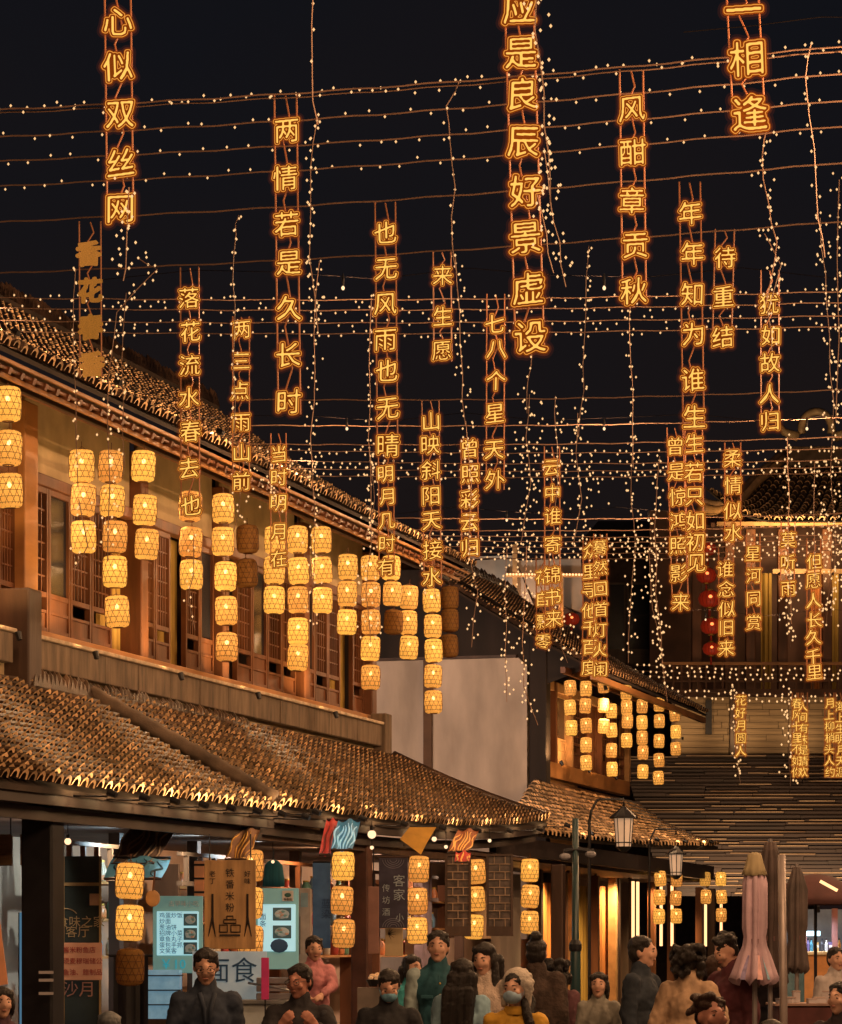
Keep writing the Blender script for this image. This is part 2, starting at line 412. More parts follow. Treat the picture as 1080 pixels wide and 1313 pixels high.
MB().box(sp0 - .45, sp0 - .12, -.5, -.1, 3.9, 5.1).build('parapet_pillar', DWOOD, B1, bevel=.02)
# lower roof in two sections with the slanting seam ridge between them
ZT = 4.22
sB0 = fs(350, 2.44); sB1 = fs(702, 2.44)
sT0 = sB0 + .12
liftB = lambda u: .33 * max(0, u) ** 3
_, pb = roof(B1, sB0, sB1, 2.44, 3.02, sT0, sB1 - .2, .3, ZT, ds=.20, du=.13, r=.083, lipz=.055, lift=liftB, name='lower_roof', sag=.02, seed=2)
_, pa = roof(B1, -9.0, sB0 - .05, 2.50, 2.90, -9.0, sT0 - .05, .3, ZT - .05, ds=.185, du=.125, r=.076, lipz=.055, lift=lambda u: .05 * u, name='lower_roof', sag=.05, seed=3)
sm = MB(); 
p0 = Vector((sB0 - .02, -2.46, 3.09)); p1 = Vector((sT0, -.3, ZT + .06))
sm.tube([lerp for lerp in [p0 + (p1 - p0) * (i / 30) + Vector((0, 0, .03)) for i in range(31)]], [(.088, .074, .078)[i % 3] for i in range(31)], 8); sm.build('seam_ridge', mat('seam_mortar', (.12, .08, .055), .8, var=.5, scale=3, bump=.6), B1, smooth=True)
q0 = pb(1, 0, .05); q1 = pb(1, 1, .05)
MB().tube([q0 + (q1 - q0) * (i / 8) + Vector((0, 0, -.05 * math.sin(PI * i / 8) + .02)) for i in range(9)], .075, 8).build('verge_ridge', TILE, B1, smooth=True)
# row of leaning tiles along the wall
ridge_tiles(B1, (fs(40, .5), -.46, ZT - .06), (fs(318, .5), -.46, ZT - .06), h=.18, step=.105, w=.14)
# eave end tiles (round ends) joined with a drip board
dark_f = mat('eave_board', (.035, .024, .022), .6, var=.4, scale=3, stretch=(.4, 1, 1))
def edge_board(pt, n0, n1, dz0, dz1, yoff, name):
    m = MB(); K = 20
    for i in range(K):
        a = pt(n0 + (n1 - n0) * i / K, 0); b = pt(n0 + (n1 - n0) * (i + 1) / K, 0); o_ = Vector((0, yoff, 0))
        m.hexa([a + o_ + Vector((0, 0, dz0)), b + o_ + Vector((0, 0, dz0)), b + o_ + Vector((0, .06, dz0)), a + o_ + Vector((0, .06, dz0))],
               [a + o_ + Vector((0, 0, dz1)), b + o_ + Vector((0, 0, dz1)), b + o_ + Vector((0, .06, dz1)), a + o_ + Vector((0, .06, dz1))])
    m.build(name, dark_f, B1)
edge_board(pb, 0, 1, -.13, -.02, .03, 'eave_board'); edge_board(pa, 0, 1, -.13, -.02, .03, 'eave_board')
edge_board(pb, 0, 1, -.25, -.14, .16, 'eave_lintel'); edge_board(pa, 0, 1, -.25, -.14, .16, 'eave_lintel')
# ground floor: posts, ceiling, back wall
MB().box(-9, sB1 - .3, -2.2, .9, 2.82, 2.86).build('shop_ceiling', mat('shop_ceiling', (.09, .05, .035), .7, var=.4, scale=2), B1)
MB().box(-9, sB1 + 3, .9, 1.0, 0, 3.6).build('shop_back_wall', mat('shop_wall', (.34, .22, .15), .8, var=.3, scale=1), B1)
for px, w, mm in ((55, .14, BLACK), (464, .10, mat('shop_post', (.09, .035, .022), .5, var=.3)), (716, .09, DWOOD)):
    s = fs(px, 2.15); MB().box(s - w, s + w, -2.15 - w, -2.15 + w, 0, 2.84).build('post', mm, B1, bevel=.02)
for px in (150, 250, 380, 590): 
    s = fs(px, .5); MB().box(s - .06, s + .06, -.55, -.43, 0, 2.84).build('inner_post', DWOOD, B1)
MB().box(-9, sB1 - .2, -2.22, -2.08, 2.72, 2.80).build('lintel_beam', DWOOD, B1)
# lamps: washers on the parapet coping for the windows, floods for the lower tiles
for i, px in enumerate((10, 110, 220, 320, 420)):
    s = fs(px, .5)
    fixture('wash_lamp', B1, (s, -.60, 4.62), (s + .2, -.1, 6.2), 110, (1, .60, .22), 2.1, 1)
for i, px in enumerate((60, 230, 400)):
    s = fs(px, .9)
    fixture('eave_lamp', B1, (s, -.45, 6.62), (s + .3, -1.7, 3.5), 160, (1, .58, .28), 1.9, .8)

for i, px in enumerate((20, 150, 280, 400)):
    s = fs(px, 1.2); fixture('added_roof_lamp', B1, (s - .3, -1.30, 7.08), (s + .6, .6, 7.9), 90, (1, .6, .3), 2.6, 1)  # added cans grazing the upper roof for glints on the tiles
# ------------------------------------------------------------------ second shophouse beyond the alley
SB = fs(676); SE = fs(800)
B2 = street_thing('gabled_shophouse', 'second shophouse with a pale plaster gable wall and glowing upper windows', 'building', SB)
def L2(s): return s - SB
zw = fz(676, 847)
m = MB(); m.add([(0, -.0, 0), (0, 4.9, 0), (0, 4.9, zw + .05), (0, .15, zw + .05), (0, 0, zw - .1)], [(4, 3, 2, 1, 0)]); m.add([(.3, -.0, 0), (.3, 4.9, 0), (.3, 4.9, zw + .05), (.3, .15, zw + .05), (.3, 0, zw - .1)], [(0, 1, 2, 3, 4)])
m.add([(0, 0, zw - .1), (0, .15, zw + .05), (.3, .15, zw + .05), (.3, 0, zw - .1)], [(0, 1, 2, 3)]); m.add([(0, .15, zw + .05), (0, 4.9, zw + .05), (.3, 4.9, zw + .05), (.3, .15, zw + .05)], [(0, 1, 2, 3)])
m.build('gable_wall', PLAST, B2)
MB().box(-.04, .32, .18, 4.9, zw + .053, zw + .1).build('wall_coping', DWOOD, B2)
MB().box(-.10, -.003, 1.62, 1.76, 0, zw + .04).build('drain_board', mat('drain_wood', (.10, .05, .025), .7, var=.3, scale=3), B2)
MB().box(.05, .35, -.32, -.02, 0, 6.9)  .build('corner_post', SHADOWW, B2, bevel=.02)
m = MB(); m.add([(.1, -1.2, 6.35), (.1, 2.6, 8.7), (.1, 6.4, 6.35), (.1, 5, 6.0), (.1, -.2, 6.0)], [(0, 1, 2, 3, 4)]).build('gable_boards', SHADOWW, B2)
e2 = L2(fs(906, 1.25))
_, p2 = roof(B2, -.45, e2, 1.25, 6.22, -.45, e2, -2.6, 8.6, ds=.21, du=.11, r=.07, name='upper_roof', sag=.1, seed=4)
ridge_tiles(B2, (-.45, 2.6, 8.62), (e2, 2.6, 8.62), h=.24, step=.12, w=.2)
for (n, z, h, mm) in ((1.2, 6.1, .1, OWOOD), (.7, 6.22, .1, WOOD)):
    MB().box(-.4, e2, -n - .04, -n + .04, z - h / 2, z + h / 2).build('eave_beam', mm, B2)
zs2 = fz(740, 985)
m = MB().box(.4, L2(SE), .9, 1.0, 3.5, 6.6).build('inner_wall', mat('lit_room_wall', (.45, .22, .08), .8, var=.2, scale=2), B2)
MB().box(.4, L2(SE), -.12, .06, zs2 - .30, zs2 - .03).build('sill_beam', OWOOD, B2, bevel=.01)
BR = mat('pale_trim', (.55, .32, .14), .5, var=.2)
n2 = 6
for i in range(n2 + 1):
    s = lin(.42, L2(SE), i / n2)
    MB().box(s - .07, s + .07, -.12, .08, zs2 - .03, 6.2).build('post', BR if i in (0, 2, n2) else WOOD, B2)
for i in range(n2):
    a = lin(.42, L2(SE), i / n2) + .08; b = lin(.42, L2(SE), (i + 1) / n2) - .08
    window_panel(a, b, ('open', 'glass', 'lattice', 'solid', 'lattice', 'open')[i], B2, zs2, 6.05, 0, BR if i < 2 else WOOD)
MB().box(.4, L2(SE), -.1, .06, 6.05, 6.2).build('head_beam', BR, B2)
for i, px in enumerate((715, 750, 785)):
    s = L2(fs(px, .5)); fixture('wash_lamp', B2, (s, -.55, zs2 - .1), (s + .2, 0, zs2 + .8), 60, (1, .55, .22), 2.2, 1)
    fixture('room_lamp', B2, (s + 1.4, .3, 6.0), (s + 1.6, 1.0, 5.0), 40, (1, .6, .25), 2.4, 1)
# its lower roof
sE0 = L2(fs(640, 1.8)); sE1 = L2(fs(921, 1.8))
_, p2b = roof(B2, sE0, sE1, 1.8, 3.28, .0, L2(SE) + .2, .12, zs2 - .45, ds=.2, du=.15, r=.07, lift=lambda u: .3 * max(0, u) ** 2, name='lower_roof', sag=.05, seed=6)
for i in range(5):
    q_ = p2b(.3 + .15 * i, 0, .10); fixture('added_roof_lamp', B2, q_ + Vector((-.1, -.16, .0)), q_ + Vector((.35, 1.4, .75)), 9, (1, .6, .3), 2.7, 1)  # small lamps added at the eave to bring out tile glints
MB().box(sE0, sE1 - .2, -1.76, -1.66, 2.95, 3.2).build('eave_lintel', dark_f, B2)
MB().box(sE0, sE1 - .2, -1.6, .0, 2.9, 2.95).build('shop_ceiling', DWOOD, B2)
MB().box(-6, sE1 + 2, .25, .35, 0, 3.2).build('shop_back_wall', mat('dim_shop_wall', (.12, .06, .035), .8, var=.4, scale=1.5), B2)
def cloth_panel(parent, s0, s1, y, z0, z1, mt, name, k=1.7, amp=.035):
    m = MB(); N = max(8, int((s1 - s0) / .05))
    for q in range(N):
        x = lin(s0, s1, q / N); x2 = lin(s0, s1, (q + 1) / N)
        m.add([(x, y + amp * math.sin(q * k), z0), (x2, y + amp * math.sin((q + 1) * k), z0), (x2, y + amp * math.sin((q + 1) * k), z1), (x, y + amp * math.sin(q * k), z1)], [(0, 1, 2, 3)])
    return m.build(name, mt, parent, smooth=True)
for (p0_, p1_, mt, zt_) in ((694, 719, AMBER, 2.72), (741, 762, CURT, 2.72), (766, 781, AMBER, 2.75)):
    cloth_panel(B2, L2(fs(p0_, .5)), L2(fs(p1_, .5)), -.5, .3, zt_, mt, 'door_curtain')
for px, mm in ((690, DWOOD), (722, WOOD), (735, BR), (763, WOOD), (786, BR), (790, DWOOD), (812, DWOOD), (836, WOOD), (861, WOOD), (897, WOOD), (913, DWOOD)):
    s = L2(fs(px, .65)); MB().box(s - .07, s + .07, -.72, -.58, 0, 2.9).build('post', mm, B2)
for px in (812, 818, 848, 862, 905, 925):
    s = L2(fs(px, .9)); MB().box(s - .04, s + .04, -.92, -.88, 1.7, 2.85).build('light_strip', LED, B2)
for px in (720, 755, 800, 850, 900):
    s = L2(fs(px, .9)); fixture('ceiling_lamp', B2, (s, -1.0, 2.86), (s, -.3, 1.2), 110, (1, .62, .26), 2.2, 1)
fixture('flood_lamp', B2, (L2(fs(770, 1)), -1.1, 6.0), (L2(fs(820, 1.5)), -1.6, 3.2), 330, (1, .6, .3), 1.9, 1)
# added lamps graze lower tiles; end wall floods light the plaster gable
for i in range(8):
    for pf_, u_ in ((pb, .03 + .135 * i), (pa, .44 + .078 * i)):
        q_ = pf_(u_, 0, .02); l_ = q_ + Vector((-.05, -.32, -.03)); fixture('added_roof_lamp', B1, l_, l_ + Vector((.15, 1.8, .72)), 18, (1, .62, .28), 2.4, 1, .03)
        MB().tube([q_ + Vector((-.05, -.02, -.06)), l_ + Vector((0, 0, -.04))], .008, 4).build('added_lamp_bracket', BLACK, B1)  # arm made up to carry the added lamp
fixture('flood_lamp', B1, (S1 + .5, .2, 5.9), (SB, 1.2, 5.2), 900, (1, .66, .46), 2.0, 1)
fixture('flood_lamp', B1, (S1 + .6, 3.2, 5.5), (SB, 3.5, 5.0), 650, (1, .66, .46), 2.0, 1)

# ------------------------------------------------------------------ the hall that closes the street
def zy(py, Y): return EYE + (HY - py) / FPX * Y
def xx(px, Y): return (px - CX) / FPX * Y
YF = 75.0
B3 = thing('street_end_hall', 'broad hall closing the street, with long tiled roof, plank wall and upturned upper roof', 'building', (xx(940, 82), 82, 0))
BX = B3.location.x
def b3(x): return x - BX
X0, X1 = xx(796, 82), xx(1190, 82)
# long roof of stepped courses
crs = mat('roof_course', (.055, .03, .02), .5, var=.4, scale=2, stretch=(.3, 1, 1))
lip = mat('course_glint', (.50, .28, .14), .6, var=.55, scale=1.2, stretch=(.5, 4, 4), c2=(.5, .36, .22))  # lighter lip colour stands in for edges catching light
NC = 38; m = MB(); m2 = MB()
for i in range(NC):
    t = i / NC; y = lin(75.0, 82.0, t) - 82; z = lin(2.95, zy(968, 82), t); t2 = (i + 1) / NC; y2 = lin(75.0, 82.0, t2) - 82; z2 = lin(2.95, zy(968, 82), t2)
    x = X0 + (1 - t) * .6
    while x < X1 + 1:
        w = random.uniform(.7, 2.6); j = random.uniform(-.02, .02); xb = min(x + w, X1 + 1)
        m.box(b3(x), b3(xb) - .01, y + j, y2 + .12, z - .02, z + .065 + j)
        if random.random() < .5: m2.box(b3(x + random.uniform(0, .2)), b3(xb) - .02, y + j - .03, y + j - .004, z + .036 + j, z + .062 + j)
        x = xb
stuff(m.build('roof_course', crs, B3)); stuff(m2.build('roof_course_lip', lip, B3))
# plank wall above it
pl = mat('plank', (.20, .135, .075), .7, var=.4, scale=3, stretch=(.25, 1, 2), bump=.3)
zw0, zw1 = zy(966, 82), zy(893, 82)
MB().box(b3(xx(862, 82)), b3(X1), .14, .3, zw0 - .3, zw1).build('backing_wall', DWOOD, B3)
plk = None
for k in range(9):
    z = lin(zw0, zw1, k / 9); x = xx(866, 82)
    while x < xx(1160, 82):
        w = random.uniform(.9, 1.7)
        if plk is None:
            plk = MB().box(0, 1, 0, .05, 0, 1).mesh('plank', pl)
        inst('plank', plk, B3, (b3(x), .07 + random.uniform(-.012, .012), z), (0, 0, 0), (w - .012, 1, (zw1 - zw0) / 9 - .012))
        x += w
MB().box(b3(xx(905, 82)), b3(xx(913, 82)), .0, .1, zw0 + .5, zw1 - .1).build('shutter', BLACK, B3)
for px in (940, 1030, 1078): MB().box(b3(xx(px, 82) - .07), b3(xx(px, 82) + .07), -.02, .14, zw0 - .2, zw1).build('post', DWOOD, B3)
# gallery above: deck edge, railing, columns, rooms
YG = 84.0
zd = zy(888, YG); zr = zy(852, YG)
MB().box(b3(X0 + 1.2), b3(X1), 1.6, 6.0, zd - .15, zd).build('gallery_deck', DWOOD, B3)
MB().box(b3(X0 + 1.2), b3(X1), 1.5, 1.62, zd - .25, zd + .05).build('deck_edge', WOOD, B3)
MB().box(b3(X0 + 1.2), b3(X1), 1.6, 1.7, zr - .05, zr + .03).build('handrail', OWOOD, B3)
MB().box(b3(X0 + 1.2), b3(X1), 1.62, 1.68, zd + .25, zd + .30).build('rail', WOOD, B3)
x = X0 + 1.3; bal = MB().box(-.025, .025, 1.63, 1.67, zd, zr - .05).mesh('baluster', WOOD)
while x < X1: inst('baluster', bal, B3, (b3(x), 0, 0)); x += .22
MB().box(b3(X0 + 1.2), b3(X1), 5.9, 6.1, zd, zy(655, 88)).build('gallery_wall', mat('gallery_wall', (.10, .045, .03), .7, var=.4, scale=1.2), B3)
ze3 = zy(668, 83)
for px in (893, 935, 962, 1003, 1060, 1110):
    MB().box(b3(xx(px, 84) - .13), b3(xx(px, 84) + .13), 1.8, 2.05, zd, ze3 - .1).build('column', WOOD, B3, bevel=.02)
for (a, b, mt) in ((976, 990, CURT), (1040, 1052, AMBER), (1066, 1076, CURT)):
    cloth_panel(B3, b3(xx(a, 86)), b3(xx(b, 86)), 4.0, zd, zy(735, 86), mt, 'curtain')
MB().box(b3(xx(990, 84)), b3(X1), 1.75, 1.86, zy(737, 84), zy(731, 84)).build('cross_beam', BR, B3)
for px in (1020, 1090):
    s = xx(px, 85); fixture('gallery_lamp', B3, (b3(s), 3, zy(700, 85)), (b3(s), 5.9, zy(800, 85)), 120, (1, .6, .28), 2.3, 1)
for px in (880, 960, 1040):
    s = xx(px, 80); fixture('flood_lamp', B3, (b3(s), -.9, zw0 + .35), (b3(s), .1, zw0 + 1.0), 45, (1, .62, .28), 2.6, 1)
for px in (900, 1010, 1100):
    s = xx(px, 76); fixture('roof_flood', B3, (b3(s), -9.5, 3.3), (b3(s), -2, 5.2), 260, (1, .62, .34), 2.4, 1)
# upper roof, curved with an upturned left end
xe0, xe1 = xx(905, 83), xx(1190, 83)
roof(B3, b3(xe0), b3(xe1), -1.0, ze3, b3(xx(985, 86)), b3(xe1), -4.0, zy(600, 86), ds=.24, du=.2, r=.085, lift=lambda u: .9 * max(0, 1 - u * 3.2) ** 2, name='upper_roof', sag=.35, seed=8)
for k, (pa_, pb_) in enumerate((((905, 668), (1000, 598)),)):
    pts = []
    for i in range(12):
        t = i / 11; px = lin(898, 1004, t); py = 655 + 12 * math.sin(PI * min(1, t * 1.5)) - 62 * t ** 1.6
        Yp = lin(82.8, 86, t); pts.append((b3(xx(px, Yp)), Yp - 82, zy(py, Yp) + .1))
    MB().tube(pts, .14, 7).build('hip_ridge', BR, B3, smooth=True)
    MB().tube([(p[0], p[1], p[2] + .2) for p in pts], .09, 7).build('hip_ridge', mat('hip_tile', (.2, .12, .07), .5), B3, smooth=True)
for i in range(26):
    x = lin(xe0 + .2, xe1, i / 26); MB().beam((b3(x), 4, ze3 + .5), (b3(x), 1.05, ze3 - .1), .1, .12).build('rafter', WOOD, B3)
MB().box(b3(xe0 + .3), b3(xe1), 1.0, 1.12, ze3 - .12, ze3 - .02).build('eave_beam', BR, B3)
# gable end with round ridge ornament
orn = mat('ornament', (.17, .11, .06), .6, var=.4, scale=4, bump=.5)
MB().box(b3(xx(1010, 86)), b3(xe1), 4.0, 6.2, zy(606, 86), zy(572, 86)).build('ridge_wall', orn, B3, bevel=.04)
m = MB(); c = (b3(xx(1048, 86)), 4.1, zy(548, 86)); rr = .42
ring = [(c[0] + rr * math.cos(a), c[1], c[2] + rr * 1.1 * math.sin(a)) for a in np.linspace(-.35, PI + .35, 16)]
m.tube(ring, .11, 8)
for d in (-1, 1):
    m.tube([(c[0] + d * .5, c[1], c[2] - .25), (c[0] + d * .9, c[1], c[2] - .1), (c[0] + d * 1.05, c[1], c[2] + .15)], [.14, .11, .05], 8)
m.build('ridge_ornament', orn, B3, smooth=True)
for px in (1005, 1040, 1075):
    s = xx(px, 80); fixture('roof_flood', B3, (b3(s), -1.0, zy(735, 81)), (b3(s), 3.4, zy(610, 85)), 500, (1, .62, .26), 1.5, 1)

# ------------------------------------------------------------------ pale gabled house in the gap
YQ = 96.0
B4 = thing('pale_gabled_house', 'distant house with pale gable panels and light trimmed porch in the gap', 'building', (xx(720, YQ), YQ, 0))
def q4(px): return xx(px, YQ) - xx(720, YQ)
PALE = mat('pale_gable', (.36, .31, .27), .8, var=.25, scale=.6)
MB().box(q4(560), q4(860), .6, .9, 0, zy(745, YQ)).build('wall', mat('dark_wall', (.06, .035, .03), .8, var=.4), B4)
for (a, b, c_, t0, t1) in ((598, 660, 690, 716, 770), (662, 745, 748, 716, 765), (770, 838, 838, 712, 778), (560, 600, 615, 730, 770)):
    v = [(q4(a), 0, zy(t0 + 3, YQ)), (q4(b), 0, zy(t0, YQ)), (q4(c_), 0, zy(t1 + 20, YQ)), (q4(a) + .5, 0, zy(t1, YQ))]
    v2 = [(x_, .3, z_) for x_, _, z_ in v]
    MB().add(v + v2, [(3, 2, 1, 0), (4, 5, 6, 7), (0, 1, 5, 4), (1, 2, 6, 5), (2, 3, 7, 6), (3, 0, 4, 7)]).build('gable_panel', PALE, B4)
for pts, r_ in ((((770, 712), (842, 712)), .10), (((772, 716), (812, 770)), .06), (((598, 716), (660, 714)), .06), (((800, 745), (845, 790)), .05)):
    MB().beam((q4(pts[0][0]), -.1, zy(pts[0][1], YQ)), (q4(pts[1][0]), -.1, zy(pts[1][1], YQ)), r_, r_).build('trim_board', mat('pale_board', (.5, .42, .36), .7, var=.15), B4)
MB().box(q4(648), q4(812), -.35, -.25, zy(741.5, YQ), zy(737, YQ)).build('lintel', BR, B4)
for px, a, b in ((660, 700, 830), (719, 735, 830), (803, 742, 830), (812, 760, 850), (820, 762, 850), (828, 764, 850)):
    MB().box(q4(px) - .07, q4(px) + .07, -.34, -.2, zy(b, YQ), zy(a, YQ)).build('porch_post', BR if px < 815 else OWOOD, B4)
lm = MB(); 
for i in range(40):
    t = i / 39; lm.ell((q4(lin(650, 806, t)), -.42, zy(738.5 + (2.5 * max(0, t - .4)), YQ)), (.035,) * 3, 6, 4)
stuff(lm.build('festoon_bulb', LED, B4))
for px in (630, 800): fixture('flood_lamp', B4, (q4(px), -2.5, zy(800, YQ)), (q4(px) + .3, .3, zy(735, YQ)), 200, (1, .8, .62), 1.8, 1)
for px in (700, 815): fixture('porch_lamp', B4, (q4(px), -1.0, zy(830, YQ)), (q4(px), -.2, zy(760, YQ)), 240, (1, .5, .22), 1.8, 1)
# dark infill building to the right of the gap, with the red lanterns
B5 = thing('dark_corner_house', 'dark timber house in deep shade behind the red lanterns', 'building', (xx(870, 90), 90, 0))
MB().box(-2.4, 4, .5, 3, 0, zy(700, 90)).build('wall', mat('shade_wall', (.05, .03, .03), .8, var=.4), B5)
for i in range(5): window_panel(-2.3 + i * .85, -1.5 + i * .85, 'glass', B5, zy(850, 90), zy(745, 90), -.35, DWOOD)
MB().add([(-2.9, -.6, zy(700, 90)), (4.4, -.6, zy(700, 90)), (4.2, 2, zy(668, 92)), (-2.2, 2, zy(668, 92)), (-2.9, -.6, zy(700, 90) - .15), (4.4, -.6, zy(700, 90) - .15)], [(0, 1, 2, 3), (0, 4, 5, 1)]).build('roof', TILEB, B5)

# ------------------------------------------------------------------ wires, fairy lights, verses
HW = 7.3
def Yw(py): return (HW - EYE) * FPX / (HY - py)
BLB = emis('fairy_bulb', (1.0, .70, .40), 7.0)
BLB2 = emis('fairy_bulb_bright', (1.0, .56, .24), 1.25)
def bulbs(mb, pts, r):
    for p in pts:
        mb.add([(p[0] + r, p[1], p[2]), (p[0], p[1] + r, p[2]), (p[0] - r, p[1], p[2]), (p[0], p[1] - r, p[2]), (p[0], p[1], p[2] + r * 1.3), (p[0], p[1], p[2] - r * 1.3)],
               [(0, 1, 4), (1, 2, 4), (2, 3, 4), (3, 0, 4), (1, 0, 5), (2, 1, 5), (3, 2, 5), (0, 3, 5)])
def wire(pxa, ya, pxb, yb, lit, label, Y=None, name=None, group=None, sp=.35, thick=.012, sag=.05):
    sp *= .38; thick *= .55
    Ya, Yb = (Yw(ya), Yw(yb)) if Y is None else (Y, Y)
    A = P(pxa, ya, Ya); Bp = P(pxb, yb, Yb); n = 40
    pts = []
    for i in range(n + 1):
        t = i / n; p = A.lerp(Bp, t); p.z -= sag * math.sin(PI * t) + .005 * math.sin(i * 1.7) ; pts.append(p)
    o = MB().tube([p - A for p in pts], thick / 2, 4).build(name or ('fairy_light_wire' if lit else 'overhead_cable'), CABLE, loc=A)
    tag(o, label, 'string lights' if lit else 'cable', group)
    if lit:
        m = MB(); L = (Bp - A).length; k = int(L / sp); r = .009 * max(1, Ya / 26)
        q = []
        for i in range(k):
            t = (i + random.uniform(-.3, .3)) / k; p = A.lerp(Bp, min(1, max(0, t))); p.z -= sag * math.sin(PI * t)
            p = p - A + Vector((0, random.uniform(-.02, .02), random.choice((-.026, -.02, .02, .026)) * random.uniform(.6, 1.2)))
            q.append(p)
        bulbs(m, q, r); stuff(m.build('bulb', BLB2, o))
    return o
words = ['topmost', 'second', 'third', 'fourth', 'fifth', 'sixth', 'seventh', 'eighth']
WL = [  # y at left edge, y at right edge, lit, spacing
    (140, 57, 1, .30), (144, 63, 1, .5), (175, 92, 1, .42), (206, 127, 1, .42), (238, 160, 1, .42)]
for i, (a, b, l, sp) in enumerate(WL):
    wire(-70, a + 4, 1150, b - 5, l, '%s string of warm bulbs in the near bundle crossing the open sky' % words[i], sp=sp, group='near bundle of string lights', thick=.02)
for i, (a, b) in enumerate(((284, 206), (349, 282))):
    wire(-70, a + 4, 1150, b - 4, 0, ('bare cable just below the near bundle of string lights', 'bare cable crossing above the far roofs, second below the near light bundle')[i], thick=.022)
for i, (a, b) in enumerate(((381, 372), (394, 386), (410, 403), (424, 417))):
    wire(-70, a, 1150, b, 1, '%s string of the bundle crossing at the height of the first roof ridge' % words[i], group='middle bundle of string lights', sp=.30, thick=.018)
for i, (a, b) in enumerate(((512, 497), (545, 533), (569, 558))):
    wire(300, a, 1150, b, 0, '%s of three bare cables between the middle and lower light bundles' % words[i], thick=.022)
for i, (a, b) in enumerate(((577, 573), (590, 588), (600, 597), (609, 604))):
    wire(330, a, 1150, b, 1, '%s string of the lower bundle crossing just above the second roof' % words[i], group='lower bundle of string lights', sp=.26, thick=.018)
for i, (a, b) in enumerate(((664, 656), (679, 671))):
    wire(480, a, 1150, b, 0, '%s of two far bare cables over the gap between the houses' % ('upper', 'lower')[i], thick=.025)
for i, (a, b) in enumerate(((684, 684), (690, 691), (698, 697), (706, 704), (713, 711))):
    wire(430, a, 1150, b, 1, '%s string of the far dense bundle above the pale gabled house' % words[i], group='far dense bundle of string lights', sp=.25, thick=.02)
for i, (a, b) in enumerate(((853, 858), (860, 864), (866, 870))):
    wire(815, a, 1150, b, 1, '%s string of bulbs along the gallery railing of the hall' % words[i], Y=83.2, group='string lights on the gallery railing', sp=.5, thick=.02)
for i, (a, b) in enumerate(((885, 893), (892, 901))):
    wire(860, a, 1150, b, 1, '%s string of bulbs under the gallery over the plank wall' % ('upper', 'lower')[i], Y=80.5, group='string lights over the plank wall', sp=.45, thick=.02)

GLOBE = emis('globe_glow', (1, .66, .36), 1.6)
def added_festoon(Y, xs, e, label, z=7.2):  # added globe lamps lighting crowd, roofs and fronts; some hang out of view
    o = thing('added_lamp_cable', label, 'added_festoon', (0, Y, z))
    MB().tube([(x, 0, .05 * math.sin(x * 3)) for x in np.linspace(xs[0] - 2, xs[-1] + 2, 20)], .003, 4).build('cable', mat('matte_cable', (.01, .008, .008), .9, var=0, spec=0), o)
    for x in xs:
        MB().lathe([(.010, -.10), (.012, -.05), (.006, 0)], 8, (x, 0, 0)).build('lamp_holder', BLACK, o)
        MB().ell((x, 0, -.12), (.014, .014, .018), 10, 7).build('globe', GLOBE, o, smooth=True)
        l = bpy.data.lights.new('lamp_light', 'POINT'); l.energy = e * (3.0 if 540 + x / Y * FPX > 1090 and 18 < Y < 60 else 1); l.color = (1, .55, .26); l.shadow_soft_size = .02
        lo = bpy.data.objects.new('lamp_light', l); col.objects.link(lo); lo.parent = o; lo.location = (x, 0, -.22)
added_festoon(9, (-3.5, -1, 1.5, 4), 170, 'added globe lamp cable across the street nearest the camera')
added_festoon(14, (-3, -.5, 2, 4.5), 170, 'added globe lamp cable across the street, second from the camera')
added_festoon(19, (3.6, 5.6, 7.6), 150, 'added globe lamp cable off to the right', 7.25)
added_festoon(17.5, (-1.6, .9, 3.2), 130, 'added globe lamp cable over the crowd', 7.25)
fx = lambda Y, *p: tuple((q - CX) / FPX * Y for q in p)
added_festoon(26, fx(26, 440, 775) + (5.2, 7.5, 9.8), 110, 'added globe lamp cable before the middle light bundle', 7.25)
added_festoon(33, fx(33, 445, 775, 1035) + (6, 8.3, 10.6), 110, 'added globe lamp cable behind the middle light bundle', 7.25)
added_festoon(40, fx(40, 650, 832) + (7.5, 10), 150, 'added globe lamp cable near the second house corner', 7.25)
added_festoon(70, (5.5, 8.5, 11.5), 100, 'highest added globe lamp cable before the hall roof', 12.6)
added_festoon(52, fx(52, 905, 1000), 200, 'farthest added globe lamp cable before the hall', 7.25)
def strand(pts, Y, sp, spread, label, clump=1, r=None):
    sp *= .62
    if Y < 70: Y *= .715; sp *= .72; spread *= .72
    """a hanging drop of lights along photograph points, hung at distance Y"""
    Q = [P(x, y, Y) for x, y in pts]; A = Q[0].copy(); Q = [q - A for q in Q]
    fine = []
    for a, b in zip(Q[:-1], Q[1:]):
        n = max(2, int((b - a).length / .25))
        for i in range(n): fine.append(a.lerp(b, i / n) + Vector((random.uniform(-.012, .012), random.uniform(-.02, .02), 0)))
    fine.append(Q[-1])
    o = MB().tube(fine, .0038 * max(1, Y / 30), 4).build('fairy_light_drop', CABLE, loc=A)
    tag(o, label, 'string lights')
    L = sum((b - a).length for a, b in zip(fine[:-1], fine[1:])); n = int(L / sp); m = MB(); q = []
    cum = [0]
    for a, b in zip(fine[:-1], fine[1:]): cum.append(cum[-1] + (b - a).length)
    for i in range(n):
        d = (i + random.uniform(-.2, .2)) * sp; d = min(max(d, 0), L - 1e-3); k = max(j for j in range(len(cum)) if cum[j] <= d)
        k = min(k, len(fine) - 2); p = fine[k].lerp(fine[k + 1], (d - cum[k]) / max(1e-6, cum[k + 1] - cum[k]))
        for c in range(clump):
            q.append(p + Vector((random.gauss(0, spread), random.gauss(0, spread), random.gauss(0, spread * .6))))
    bulbs(m, q, r or .009 * max(1, Y / 26)); stuff(m.build('bulb', BLB2, o)); return o
